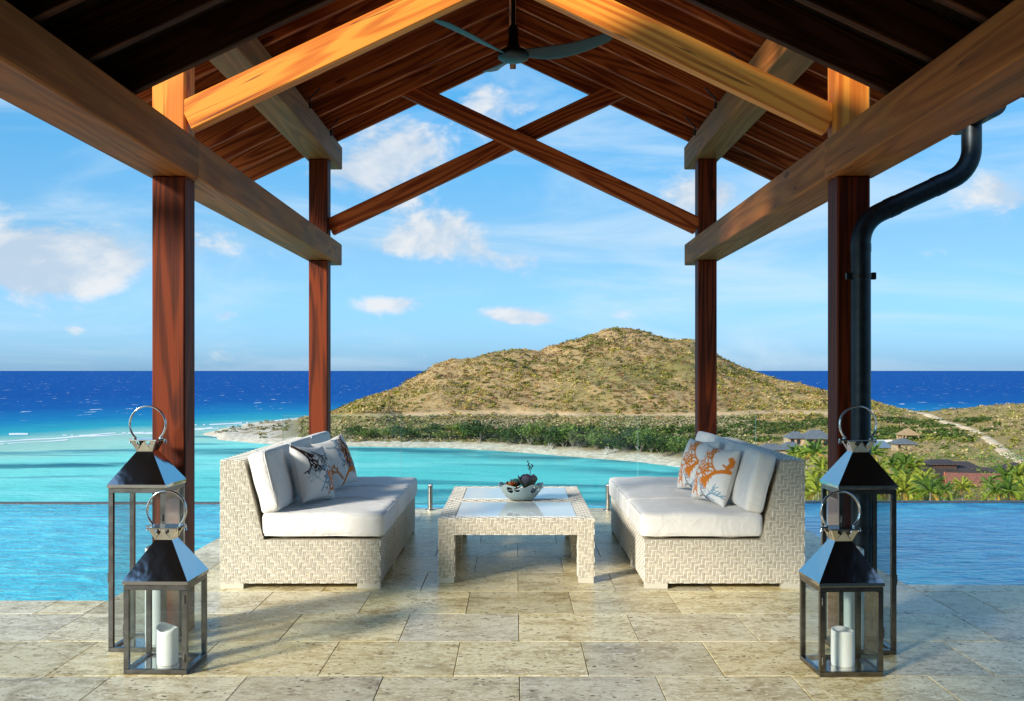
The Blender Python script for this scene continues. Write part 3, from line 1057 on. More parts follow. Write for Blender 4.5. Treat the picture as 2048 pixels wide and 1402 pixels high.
# ------------------------------------------------------------------ terrace and pool
terr = MB()
PLX, PRX, PLY, PRY, PBY = -2.41, 2.49, 6.15, 6.61, 10.29
TZ = -0.0075
def slab(x0, x1, y0, y1, zt=TZ, zb=-2.6):
    terr.box(x0, x1, y0, y1, zb, zt)
slab(-16, 16, -9.0, PLY)
slab(PLX, 16, PLY, PRY)
slab(PLX, PRX, PRY, PBY)
terrace = terr.build('terrace', M_grout)
tag(terrace, kind='structure')
tile_cache = {}
rt_ = random.Random(4)
rows = [3.445, 4.04, 4.632, 5.222, 5.815, 6.41, 7.0, 7.595, 8.19, 8.785, 9.375, 9.97, PBY]
G = 0.0035
for r in range(len(rows) - 1):
    y0, y1 = rows[r], rows[r + 1]
    off = 0.33 if r % 2 == 0 else 0.02
    lim = max(abs((-40 - CX) / F * y1), 1) + 1.3
    xs = [off + 0.605 * k for k in range(-13, 14)]
    if y0 >= PRY - 0.3 or y1 > PLY:
        xs = sorted([x for x in xs if abs(x - PLX) > 0.12 and abs(x - PRX) > 0.12] + [PLX, PRX])
    for a, b in zip(xs[:-1], xs[1:]):
        ya, yb = y0, y1
        if b <= PLX + 1e-6:
            if ya >= PLY: continue
            yb = min(yb, PLY)
        if a >= PRX - 1e-6:
            if ya >= PRY: continue
            yb = min(yb, PRY)
            if yb - ya < 0.05: continue
        if b < -lim or a > lim: continue
        w, d = round(b - a, 3), round(yb - ya, 3)
        key = (w, d)
        if key not in tile_cache:
            m = MB()
            m.box(-w / 2 + G / 2, w / 2 - G / 2, -d / 2 + G / 2, d / 2 - G / 2, TZ - 0.0 + 0.002, 0.0, 0, 0.0018)
            tile_cache[key] = m.mesh('tile', M_trav)
        o = link('tile', tile_cache[key], terrace)
        o.location = ((a + b) / 2, (ya + yb) / 2, rt_.uniform(-0.0008, 0.0))
        o.rotation_euler = (rt_.gauss(0, 0.0008), rt_.gauss(0, 0.0008), 0)
# the row left over on the right side between the two pool corners
for a, b in zip([PRX + 0.605 * k for k in range(0, 4)], [PRX + 0.605 * k for k in range(1, 5)]):
    key = (0.605, round(PRY - 6.41, 3))
    if key not in tile_cache:
        m = MB(); w, d = key
        m.box(-w / 2 + G / 2, w / 2 - G / 2, -d / 2 + G / 2, d / 2 - G / 2, TZ + 0.002, 0.0, 0, 0.0018)
        tile_cache[key] = m.mesh('tile', M_trav)
    if not any(abs(o.location.x - (a + b) / 2) < 0.2 and abs(o.location.y - (6.41 + PRY) / 2) < 0.05 for o in terrace.children):
        o = link('tile', tile_cache[key], terrace)
        o.location = ((a + b) / 2, (6.41 + PRY) / 2, 0)

M_pool, nt, bs = new_mat('pool_water')
co = obj_co(nt)
r1 = noise(nt, vscale(nt, co, (1.0, 2.4, 1.0)), 2.4, 4.0, 0.6, 0.6)
r2 = noise(nt, vscale(nt, co, (1.0, 2.0, 1.0)), 9.0, 3.0, 0.6, 0.4)
big = noise(nt, vscale(nt, co, (0.25, 0.6, 1.0)), 1.0, 3.0, 0.5)
rp = mth(nt, 'ADD', mth(nt, 'MULTIPLY', r1, 0.7), mth(nt, 'MULTIPLY', r2, 0.3))
pc = ramp(nt, rp, [(0.38, (0.0, 0.22, 0.46)), (0.50, (0.005, 0.54, 0.86)), (0.60, (0.22, 0.88, 0.95))])  # ripple and caustic light lines are put into the water colour
spx = nd(nt, 'ShaderNodeSeparateXYZ'); nt.links.new(co, spx.inputs[0])
pc = mixc(nt, maprange(nt, spx.outputs[0], -3.0, 2.6), mixc(nt, 0.55, pc, (0.06, 0.62, 0.70)), mixc(nt, 0.3, pc, (0.02, 0.72, 0.98)))  # right side brightened in the colour to offset the roof's shade; left greener
nt.links.new(pc, bs.inputs['Base Color'])
setp(bs, rough=0.06, spec=0.20, ior=1.33)
bump(nt, bs, rp, 0.6, 0.14)
pm_ = MB()
PZ = -0.055
pts = {}
for k, (x, y) in dict(a=(-16, PLY), b=(PLX, PLY), c=(PLX, PBY), d=(-16, 10.99), e=(PLX, 10.99), f=(PRX, PBY), g=(PRX, 10.99), h=(PRX, PRY), i=(16, PRY), j=(16, 11.10), k=(PRX, 11.10)).items():
    pts[k] = (x, y, PZ)
pm_.add([pts['a'], pts['b'], pts['c'], pts['e'], pts['d']], [(0, 1, 2, 3, 4)])
pm_.add([pts['c'], pts['f'], pts['g'], pts['e']], [(0, 1, 2, 3)])
pm_.add([pts['h'], pts['i'], pts['j'], pts['k'], pts['g'], pts['f']], [(0, 1, 2, 3, 4, 5)])
pool = pm_.build('pool_water', M_pool)
tag(pool, kind='structure')
M_lip = plain('dark_stone_lip', (0.16, 0.14, 0.12), 0.5, var=0.6, scale=40.0, bmp=0.5)
lp = MB()
lp.box(-16, PLX - 0.02, 10.992, 11.16, -2.6, -0.046, 0, 0.01)
lp.box(PRX + 0.02, 16, 11.102, 11.26, -2.6, -0.046, 0, 0.01)
lp.box(PLX - 0.018, PRX + 0.018, 10.992, 11.10, -2.6, -0.060, 0, 0.004)
tag(lp.build('pool_edge', M_lip), kind='structure')

# ------------------------------------------------------------------ unseen house behind the viewer, added to block sky light from behind
M_stucco = plain('brown_stucco', (0.20, 0.15, 0.10), 0.9, var=0.15, scale=2.0)
hb = empty('house', (1.5, -6.2, 0), label='unseen brown rendered house behind the viewer, added to block sky light', cat='house')
m = MB(); m.box(-5.5, 6.5, -3.0, 4.0, -0.02, 4.4, 0, 0.02)
m.build('wall', M_stucco, hb)
m = MB(); m.box(-5.8, 6.8, -3.3, 4.15, 4.403, 4.6, 0, 0.02)
m.build('roof', M_stucco, hb)

# ------------------------------------------------------------------ pavilion
pav = empty('pavilion', (-0.02, 7.4, 0), label='open red-brown timber pavilion with crossed braces over the seating', cat='pavilion')
XL, XR, XC = -1.78, 1.74, -0.02
YF, YB, PW = 5.425, 9.485, 0.17
SL = 0.47
ang = math.atan(SL)
post_lo = bar_mesh('post', 2.36 - 0.0, PW, PW, M_post, 0.008)
post_hi = bar_mesh('post', 3.277 - 2.566 - 0.004, PW, PW, M_post, 0.008)
post_hi_b = bar_mesh('post', 3.277 - 2.566 - 0.004, PW, PW, M_brace, 0.008)
for X in (XL, XR):
    for Y in (YF, YB):
        bar('post', (X, Y, 0.0), (X, Y, 2.36), PW, PW, M_post, pav, me=post_lo)
        bar('post', (X, Y, 2.568), (X, Y, 3.275), PW, PW, M_post, pav, me=post_hi_b if Y == YF else post_hi)
for X in (XL + 0.005, XR):
    bar('lower_beam', (X, -3.0, 2.463), (X, YF, 2.463), 0.25, 0.204, M_beam, pav, 0.008)
    bar('lower_beam', (X, YF + 0.003, 2.463), (X, 9.92, 2.463), 0.246, 0.204, M_beam, pav, 0.008)
    bar('upper_beam', (X, 5.05, 3.386), (X, 9.93, 3.386), 0.25, 0.218, M_beam, pav, 0.008)


def roof(ys, zb, xe, depth, w, y0, y1, ridge_drop, M_rafter):
    """rafters (their undersides at zb over the beams), ridge board and boarding"""
    dv = depth / math.cos(ang)
    zr = zb + SL * (1.75 - 0.032)
    L = math.hypot(xe - 0.032, SL * (xe - 0.032))
    me = bar_mesh('rafter', L, w, depth, M_rafter, 0.004)
    for Y in ys:
        for s in (-1, 1):
            pe = Vector((XC + s * xe, Y, zb + SL * (1.75 - xe) + dv / 2))
            pr = Vector((XC + s * 0.032, Y, zr + dv / 2))
            bar('rafter', pe, pr, w, depth, M_rafter, pav, me=me)
    bar('ridge_board', (XC, y0, zr + 0.10 - ridge_drop / 2), (XC, y1, zr + 0.10 - ridge_drop / 2), 0.058, 0.24 + ridge_drop, M_rafter, pav, 0.004)
    for s in (-1, 1):
        m = MB()
        t = 0.045
        xa, xb = XC + s * (xe + 0.03), XC + s * 0.0
        za, zb_ = zb + SL * (1.75 - xe - 0.03) + dv + 0.003, zb + SL * 1.75 + dv + 0.003
        if s > 0: xb += 0.001
        vs = [(x, y, z + k) for k in (0, t) for (x, z) in ((xa, za), (xb, zb_)) for y in (y0, y1)]
        f = [(0, 1, 3, 2), (4, 6, 7, 5), (0, 4, 5, 1), (2, 3, 7, 6), (0, 2, 6, 4), (1, 5, 7, 3)]
        if s > 0: f = [tuple(reversed(q)) for q in f]
        m.add(vs, f)
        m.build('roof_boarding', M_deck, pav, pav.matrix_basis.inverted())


pav.matrix_basis = Matrix.Translation((-0.02, 7.4, 0))
UP_Y = [9.88 - 0.482 * k for k in range(11)]
roof(UP_Y, 3.497, 2.72, 0.20, 0.046, 5.02, 9.96, 0.04, M_rafter)
roof([4.65 - 0.482 * k for k in range(14)], 2.568, 2.0, 0.17, 0.052, -2.0, 4.69, 0.02, M_rafter_shaded)

for s in (-1, 1):                                     # level soffit under the eaves of the lower roof
    m = MB(); xa, xb = sorted((s * 1.90 - 0.02, s * 2.75 - 0.02)); m.box(xa, xb, -2.0, 4.62, 2.572, 2.64)
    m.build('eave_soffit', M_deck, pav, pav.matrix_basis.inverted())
bt = 0.17 * math.cos(math.atan(0.473))
for Y, mat in ((YF, M_brace), (YB, M_rafter)):
    for s in (1, -1):
        front = (s == 1) if Y == YF else (s == -1)
        yy = Y - 0.042 if front else Y + 0.042
        xa = (XL + PW / 2 - 0.0) if s == 1 else (XR - PW / 2)
        xe = xa + s * 2.70
        z0 = 2.67
        bar('brace', (xa, yy, z0), (xe, yy, z0 + 0.473 * 2.70), 0.080, bt, mat, pav, 0.004)
# small black straps tying rafters to the upper beams
sm = MB()
sm.tube([(0, 0, -0.03), (0, 0, 0.04), (0.085, 0, 0.125)], 0.006, 6)
sm.box(-0.012, 0.012, -0.004, 0.004, -0.04, 0.0)
strap_r, = [sm.mesh('strap', M_black)]
for Y in UP_Y[1:9:2]:
    for s, X in ((1, XL + 0.005 + 0.127), (-1, XR - 0.127)):
        M = Matrix.Translation((X + s * 0.004, Y - 0.10, 3.50)) @ Matrix.Rotation(0 if s == 1 else math.pi, 4, 'Z')
        link('strap', strap_r, pav, pav.matrix_basis.inverted() @ M)
# splice plates over the front posts
for X in (XL + 0.005 + 0.126, XR - 0.126):
    pass

# ---- downpipe with its rain head
def fillet(pts, r, n=8):
    out = [Vector(pts[0])]
    for k in range(1, len(pts) - 1):
        a, b, c = Vector(pts[k - 1]), Vector(pts[k]), Vector(pts[k + 1])
        d1, d2 = (a - b).normalized(), (c - b).normalized()
        th = d1.angle(d2)
        t = min(r / math.tan(th / 2), (a - b).length * 0.49, (c - b).length * 0.49)
        rr = t * math.tan(th / 2)
        cen_ = b + (d1 + d2).normalized() * (rr / math.sin(th / 2))
        p, q = b + d1 * t, b + d2 * t
        v1, v2 = p - cen_, q - cen_
        w = v1.angle(v2)
        for i in range(n + 1):
            f = i / n
            out.append(cen_ + (v1 * math.sin((1 - f) * w) + v2 * math.sin(f * w)) / math.sin(w))
    out.append(Vector(pts[-1]))
    return out
PY = 5.262
dp = empty('downpipe', (1.75, PY, 0), label='thick dark metal downpipe bending beside the right front post', cat='downpipe')
dpi = Matrix.Translation((-1.75, -PY, 0))
pp = fillet([(2.31, PY, 2.61), (2.31, PY, 2.375), (1.75, PY, 2.115), (1.75, PY, 0.02)], 0.17)
m = MB(); m.tube(pp, 0.049, 20); m.build('pipe', M_dark_metal, dp, dpi)
for z in (2.03, 1.10):
    pass
def ring_at(p, d, r, w):
    d = Vector(d).normalized() * (w / 2)
    m = MB(); m.tube([Vector(p) - d, Vector(p) + d], r, 20); return m
d_ = (pp[11] - pp[10])
diag = (Vector((1.75, PY, 2.115)) - Vector((2.31, PY, 2.375)))
for f in (0.30, 0.72):
    ring_at(Vector((2.31, PY, 2.375)) + diag * f, diag, 0.0512, 0.05).build('pipe_joint', M_dark_metal, dp, dpi)
ring_at((1.75, PY, 1.98), (0, 0, 1), 0.0512, 0.04).build('pipe_joint', M_dark_metal, dp, dpi)
for z in (1.838, 0.55):
    m = ring_at((1.75, PY, z), (0, 0, 1), 0.0525, 0.022)
    for s in (-1, 1):
        m.box(1.75 + s * 0.064 - 0.011, 1.75 + s * 0.064 + 0.011, PY - 0.010, PY + 0.010, z - 0.018, z + 0.018, 0, 0.003)
    m.build('pipe_clamp', M_black, dp, dpi)
m = MB()
n = 16
prof_ = [(math.cos(math.pi + math.pi * i / n) * 0.085, math.sin(math.pi + math.pi * i / n) * 0.075) for i in range(n + 1)]
vs = [(2.31 + x, y, 2.665 + z) for y in (5.06, 5.44) for (x, z) in prof_]
m.add(vs, [(i, i + 1, n + 2 + i, n + 1 + i) for i in range(n)], 0, True)
m.add([vs[i] for i in range(n + 1)], [tuple(range(n + 1))]); m.add([vs[n + 1 + i] for i in range(n + 1)], [tuple(reversed(range(n + 1)))])
m.build('rain_head', M_dark_metal, dp, dpi)

# ---- ceiling fan
FX, FY, FZ = -0.012, 7.62, 3.665
fan = empty('ceiling_fan', (FX, FY, FZ), label='three bladed grey green ceiling fan hanging from the ridge', cat='ceiling fan')
m = MB(); m.lathe([(0.016, 0.10), (0.016, 0.64)], 12); m.build('downrod', M_black, fan)
m = MB(); m.lathe([(0.028, 0.22), (0.034, 0.20), (0.036, 0.10), (0.055, 0.055), (0.105, 0.032), (0.112, 0.012)], 28); m.build('motor_housing', M_black, fan)
m = MB(); m.lathe([(0.112, 0.012), (0.118, 0.0), (0.11, -0.022), (0.075, -0.038), (0.02, -0.045), (0.002, -0.046)], 28); m.build('hub', M_fan, fan)
m = MB()
S = 18
sec = []
for i in range(S + 1):
    t = i / S
    r = 0.07 + 0.68 * t
    ch = 0.070 + 0.110 * math.sin(min(1, t * 2.2) * math.pi / 2) * (1 - 0.42 * t)
    if t > 0.9: ch *= math.sqrt(max(0.0, 1 - ((t - 0.9) / 0.1) ** 2)) * 0.9 + 0.1
    tw = -R(26 - 16 * t)
    z = 0.004 + 0.085 * t ** 1.5
    sweep = 0.05 * math.sin(t * math.pi)
    th = 0.016 * (1 - 0.6 * t)
    row = []
    for k in range(10):
        a = 2 * math.pi * k / 10
        yy, zz = math.cos(a) * ch / 2 + sweep - 0.02, math.sin(a) * th / 2
        row.append((r, yy * math.cos(tw) - zz * math.sin(tw), z + yy * math.sin(tw) + zz * math.cos(tw)))
    sec += row
fs = [(i * 10 + k, i * 10 + (k + 1) % 10, i * 10 + 10 + (k + 1) % 10, i * 10 + 10 + k) for i in range(S) for k in range(10)]
m.add(sec, fs, 0, True)
m.add(sec[-10:], [tuple(range(10))]); m.add(sec[:10], [tuple(reversed(range(10)))])
blade = m.mesh('blade', M_fan)
for a in (-14, 106, 226):
    link('blade', blade, fan, Matrix.Rotation(R(a), 4, 'Z'))

# ------------------------------------------------------------------ woven furniture


def weave(mb, o, ud, vd, w, h, keep=None, p=0.0222, lift=0.0024, ph=0):
    """raised over-and-under strands on the panel o + u*ud + v*vd; beige bands with a thin white strand beside each"""
    o, ud, vd = Vector(o), Vector(ud).normalized(), Vector(vd).normalized()
    nn = ud.cross(vd)
    nx, ny = max(1, round(w / p)), max(1, round(h / p))
    pu, pv = w / nx, h / ny

    def strand(a0, a1, b0, b1, along_u, mi, hgt):
        if along_u:
            a0, a1 = max(a0, 0.0), min(a1, w)
            if a1 - a0 < 0.004: return
            P = lambda s, q, z: o + ud * (a0 + (a1 - a0) * s) + vd * (b0 + (b1 - b0) * q) + nn * z
        else:
            a0, a1 = max(a0, 0.0), min(a1, h)
            if a1 - a0 < 0.004: return
            P = lambda s, q, z: o + vd * (a0 + (a1 - a0) * s) + ud * (b1 + (b0 - b1) * q) + nn * z
        vs = []
        for s, z in ((0, -0.001), (0.14, hgt), (0.86, hgt), (1, -0.001)):
            vs += [P(s, 0, -0.001), P(s, 0.10, z), P(s, 0.90, z), P(s, 1, -0.001)]
        fs = [(k * 4 + c, k * 4 + 4 + c, k * 4 + 5 + c, k * 4 + 1 + c) for k in range(3) for c in range(3)]
        mb.add(vs, fs, mi)
    for i in range(-1, nx):
        for j in range(-1, ny):
            t = (i + j + ph) % 4
            if t == 0 and j >= 0:
                cu_, cv_ = (i + 1) * pu, (j + 0.5) * pv
                if keep is None or keep(min(max(cu_, 0), w), cv_):
                    strand(i * pu + 0.001, (i + 2) * pu - 0.001, j * pv + 0.20 * pv, (j + 1) * pv - 0.0008, True, 0, lift)
                    strand(i * pu, (i + 2) * pu, j * pv + 0.01 * pv, j * pv + 0.18 * pv, True, 1, lift * 1.5)
            if t == 2 and i >= 0:
                cu_, cv_ = (i + 0.5) * pu, (j + 1) * pv
                if keep is None or keep(cu_, min(max(cv_, 0), h)):
                    strand(j * pv + 0.001, (j + 2) * pv - 0.001, i * pu + 0.20 * pu, (i + 1) * pu - 0.0008, False, 0, lift)
                    strand(j * pv, (j + 2) * pv, i * pu + 0.01 * pu, i * pu + 0.18 * pu, False, 1, lift * 1.5)


def cushion_mesh(name, lx, ly, lz, r, puff, mat, n=14, sag=0.0, seed=0):
    ts = [0.5 - 0.5 * math.cos(math.pi * i / n) for i in range(n + 1)]
    ts = [2 * (0.35 * (i / n) + 0.65 * t) - 1 for i, t in enumerate(ts)]
    a = Vector((lx / 2, ly / 2, lz / 2))
    vmap, vs, fs = {}, [], []
    rr = random.Random(seed)
    phs = [rr.uniform(0, 6) for _ in range(4)]

    def vert(p):
        P = Vector((p[0] * a.x, p[1] * a.y, p[2] * a.z))
        inn = Vector([max(-(a[i] - r), min(a[i] - r, P[i])) for i in range(3)])
        d = P - inn
        if d.length > 1e-9:
            P = inn + d.normalized() * r
        f = max(0, 1 - (P.x / a.x) ** 2) * max(0, 1 - (P.y / a.y) ** 2)
        P.z += puff * math.copysign(1, P.z) * math.sqrt(f) * (abs(P.z) / a.z)
        g = max(0, 1 - (P.z / a.z) ** 2)
        P.x += 0.5 * puff * math.copysign(1, P.x) * g * max(0, 1 - (P.y / a.y) ** 2) * (abs(P.x) / a.x) ** 4
        P.y += 0.5 * puff * math.copysign(1, P.y) * g * max(0, 1 - (P.x / a.x) ** 2) * (abs(P.y) / a.y) ** 4
        P.z += 0.003 * (math.sin(P.x * 13 + phs[0]) + math.sin(P.y * 11 + phs[1])) + 0.002 * math.sin(P.x * 29 - P.y * 21 + phs[2])
        key = (round(P.x, 5), round(P.y, 5), round(P.z, 5))
        if key not in vmap:
            vmap[key] = len(vs); vs.append(tuple(P))
        return vmap[key]
    for ax in range(3):
        for sg in (-1, 1):
            for i in range(n):
                for j in range(n):
                    q = []
                    for (u, v) in ((ts[i], ts[j]), (ts[i + 1], ts[j]), (ts[i + 1], ts[j + 1]), (ts[i], ts[j + 1])):
                        p = [0, 0, 0]
                        p[ax] = sg; p[(ax + 1) % 3] = u; p[(ax + 2) % 3] = v
                        q.append(vert(p))
                    if sg < 0: q.reverse()
                    if len(set(q)) >= 3:
                        fs.append(tuple(dict.fromkeys(q)))
    m = MB(); m.add(vs, fs, 0, True)
    return m.mesh(name, mat)


# one armless sofa unit: local x runs from its front (+x) to its back (-x), y along the row, base at z=0
SD, SWI = 1.0, 0.748
def make_unit(label):
    t = empty('sofa_unit', (0, 0, 0), label=label, cat='sofa unit', group='woven armless sofa units')
    x0, x1 = -SD / 2, SD / 2
    hy = SWI / 2 - 0.002
    # body outline in x-z: seat box and leaning back
    outl = [(x0, 0.035), (x1, 0.035), (x1, 0.306), (x0 + 0.272, 0.306), (x0 + 0.150, 0.800), (x0, 0.800)]
    m = MB()
    e = 0.0035
    vs = [(x + (e if x == x0 else -e if x == x1 else -e * 0.5), s * (hy - e), z) for s in (-1, 1) for (x, z) in outl]
    n6 = 6
    m.add(vs, [tuple(range(n6)), tuple(reversed(range(n6, 12)))] + [(i, n6 + i, n6 + (i + 1) % n6, (i + 1) % n6) for i in range(n6)])
    m.build('frame', M_strand, t)
    wv = MB()

    def inside(x, z):
        if z < 0.31 - 0.0: return True
        return x < 0.265 - (z - 0.306) / 0.494 * 0.122
    hgt = 0.800 - 0.035
    weave(wv, (x0, -hy + e, 0.035), (1, 0, 0), (0, 0, 1), SD, 0.271)
    weave(wv, (x0, -hy + e, 0.307), (1, 0, 0), (0, 0, 1), 0.272, 0.493, lambda u, v: inside(u + 0.012, v + 0.307))
    weave(wv, (x1, hy - e, 0.035), (-1, 0, 0), (0, 0, 1), SD, 0.271, ph=1)
    weave(wv, (x0 + 0.272, hy - e, 0.307), (-1, 0, 0), (0, 0, 1), 0.272, 0.493, lambda u, v: inside(0.272 - u + 0.012, v + 0.307), ph=1)
    weave(wv, (x1 - e, -hy, 0.035), (0, 1, 0), (0, 0, 1), 2 * hy, 0.271)
    weave(wv, (x0 + e, hy, 0.035), (0, -1, 0), (0, 0, 1), 2 * hy, hgt)
    weave(wv, (x0, -hy, 0.800), (1, 0, 0), (0, 1, 0), 0.148, 2 * hy)
    w = wv.build('woven_cover', [M_strand, M_white_strand], t)
    w['kind'] = 'stuff'
    for sx in (-1, 1):
        for sy in (-1, 1):
            m = MB()
            m.box(min(sx * SD / 2 * 0.995, sx * (SD / 2 - 0.145)), max(sx * SD / 2 * 0.995, sx * (SD / 2 - 0.145)), min(sy * (hy - 0.004), sy * (hy - 0.06)), max(sy * (hy - 0.004), sy * (hy - 0.06)), 0.0, 0.0348, 0, 0.002)
            m.build('foot', M_foot, t)
    # seat cushion
    me = cushion_mesh('seat_cushion', 0.765, SWI - 0.006, 0.150, 0.036, 0.007, M_fabric, 16, seed=1)
    seat = link('seat_cushion', me, t, Matrix.Translation((x1 - 0.765 / 2 + 0.022, 0, 0.306 + 0.013 + 0.075)))
    me = cushion_mesh('back_cushion', 0.385, SWI - 0.008, 0.115, 0.030, 0.010, M_fabric, 16, seed=2)
    lean = math.atan(0.122 / 0.494)
    # local x of the cushion goes up the leaning back
    zx = Vector((-math.sin(lean), 0, math.cos(lean)))
    nx_ = Vector((math.cos(lean), 0, math.sin(lean)))
    Mx = Matrix((zx, Vector((0, 1, 0)), zx.cross(Vector((0, 1, 0))))).transposed().to_4x4()
    p0 = Vector((x0 + 0.272 - 0.030, 0, 0.452)) + nx_ * 0.079 + zx * 0.195
    Mx.translation = p0
    bc = link('back_cushion', me, t, Mx)
    # sewn piping round both faces of each cushion
    for (parent, lx, ly, lz) in ((seat, 0.765, SWI - 0.006, 0.150), (bc, 0.385, SWI - 0.008, 0.115)):
        for sz in (-1, 1):
            rr_, q = 0.040, 0.0035
            ax_, ay_ = lx / 2 - 0.0055, ly / 2 - 0.0055
            loop = []
            for (cx_, cy_, a0) in ((ax_ - rr_, ay_ - rr_, 0), (-ax_ + rr_, ay_ - rr_, 90), (-ax_ + rr_, -ay_ + rr_, 180), (ax_ - rr_, -ay_ + rr_, 270)):
                for k in range(6):
                    a = R(a0 + 18 * k)
                    loop.append((cx_ + rr_ * math.cos(a), cy_ + rr_ * math.sin(a), sz * (lz / 2 - 0.0135)))
            loop.append(loop[0])
            m = MB(); m.tube(loop, q, 6, cap=False); m.build('piping', M_fabric, parent)
    return t


unit_names = ['nearest woven sofa unit of the left row beside the lanterns', 'middle woven sofa unit of the left row, between two others',
              'farthest woven sofa unit of the left row near the glass rail', 'nearest woven sofa unit of the right row beside the lanterns',
              'middle woven sofa unit of the right row, between two others', 'farthest woven sofa unit of the right row near the glass rail']
unit0 = make_unit(unit_names[0])
for k in range(6):
    o = unit0 if k == 0 else dup(unit0)
    o['label'] = unit_names[k]
    row, i = divmod(k, 3)
    y = 6.47 + SWI / 2 + 0.75 * i
    if row == 0:
        o.location = (-1.337, y, 0); o.rotation_euler = (0, 0, 0)
    else:
        o.location = (1.305, y, 0); o.rotation_euler = (0, 0, math.pi)

# ---- coffee tables
TW, TD, TH = 1.0, 0.925, 0.415
def make_table(label):
    t = empty('coffee_table', (0, 0, 0), label=label, cat='coffee table', group='woven coffee tables')
    hx, hy_ = TW / 2, TD / 2
    rim, ap = 0.105, 0.105
    e = 0.0035
    m = MB()
    zt = TH - e
    m.box(-hx + e, hx - e, -hy_ + e, -hy_ + rim, TH - ap, zt); m.box(-hx + e, hx - e, hy_ - rim, hy_ - e, TH - ap, zt)
    m.box(-hx + e, -hx + rim, -hy_ + rim, hy_ - rim, TH - ap, zt); m.box(hx - rim, hx - e, -hy_ + rim, hy_ - rim, TH - ap, zt)
    m.build('frame', M_strand, t)
    wv = MB()
    for (o_, u_, v_, w_, h_, ph) in (((-hx, -hy_ + e, TH - ap), (1, 0, 0), (0, 0, 1), TW, ap, 0), ((hx, hy_ - e, TH - ap), (-1, 0, 0), (0, 0, 1), TW, ap, 1),
                                     ((hx - e, -hy_, TH - ap), (0, 1, 0), (0, 0, 1), TD, ap, 2), ((-hx + e, hy_, TH - ap), (0, -1, 0), (0, 0, 1), TD, ap, 0),
                                     ((-hx, -hy_, zt), (1, 0, 0), (0, 1, 0), TW, rim, 1), ((-hx, hy_ - rim, zt), (1, 0, 0), (0, 1, 0), TW, rim, 2),
                                     ((-hx, -hy_ + rim, zt), (1, 0, 0), (0, 1, 0), rim, TD - 2 * rim, 3), ((hx - rim, -hy_ + rim, zt), (1, 0, 0), (0, 1, 0), rim, TD - 2 * rim, 0)):
        weave(wv, o_, u_, v_, w_, h_, ph=ph)
    w = wv.build('woven_cover', [M_strand, M_white_strand], t); w['kind'] = 'stuff'
    m = MB(); m.box(-hx + rim + 0.003, hx - rim - 0.003, -hy_ + rim + 0.003, hy_ - rim - 0.003, TH - 0.012, TH - 0.0005, 0, 0.002)
    m.build('glass_top', M_table_glass, t)
    lw = 0.104
    for sx in (-1, 1):
        for sy in (-1, 1):
            m = MB()
            xa, xb = sorted((sx * (hx - e), sx * (hx - lw))); ya, yb = sorted((sy * (hy_ - e), sy * (hy_ - lw)))
            m.box(xa, xb, ya, yb, 0.04, TH - ap - 0.001, 0)
            hh = TH - ap - 0.04
            wl = MB()
            wl.v, wl.f, wl.m, wl.s = m.v, m.f, m.m, m.s
            weave(wl, (xa, ya, 0.04), (1, 0, 0), (0, 0, 1), xb - xa, hh, ph=1)
            weave(wl, (xb, yb, 0.04), (-1, 0, 0), (0, 0, 1), xb - xa, hh)
            weave(wl, (xb, ya, 0.04), (0, 1, 0), (0, 0, 1), yb - ya, hh, ph=2)
            weave(wl, (xa, yb, 0.04), (0, -1, 0), (0, 0, 1), yb - ya, hh, ph=3)
            lg = wl.build('leg', [M_strand, M_white_strand], t)
            f = MB(); f.box(xa + 0.002, xb - 0.002, ya + 0.002, yb - 0.002, 0.0, 0.0385, 0, 0.002)
            f.build('foot', M_foot, lg)
    return t


tab = make_table('nearer woven coffee table with its pale glass top towards the viewer')
tab.location = (0.008, 6.64 + TD / 2, 0)
tab2 = dup(tab); tab2['label'] = 'farther woven coffee table touching the nearer one, before the glass rail'
tab2.location = (0.008, 6.64 + TD * 1.5 + 0.006, 0)

# ---- throw pillows with a printed coral


def coral(paths, rng):
    """branching strokes: list of (x0,y0,x1,y1,width,colour)"""
    segs = []

    def grow(x, y, a, ln, w, colr, depth):
        steps = 3
        for k in range(steps):
            a += rng.uniform(-0.28, 0.28)
            x1, y1 = x + math.cos(a) * ln / steps, y + math.sin(a) * ln / steps
            segs.append((x, y, x1, y1, w * (1 - 0.18 * k / steps), colr))
            x, y = x1, y1
            if depth > 0 and rng.random() < 0.62:
                sgn = 1 if rng.random() < 0.5 else -1
                grow(x, y, a + sgn * rng.uniform(0.6, 1.1), ln * rng.uniform(0.45, 0.7), w * 0.72, colr, depth - 1)
        if depth > 0:
            for sgn in (-1, 1):
                grow(x, y, a + sgn * rng.uniform(0.3, 0.65), ln * rng.uniform(0.5, 0.75), w * 0.75, colr, depth - 1)
    for p in paths:
        grow(*p)
    return segs


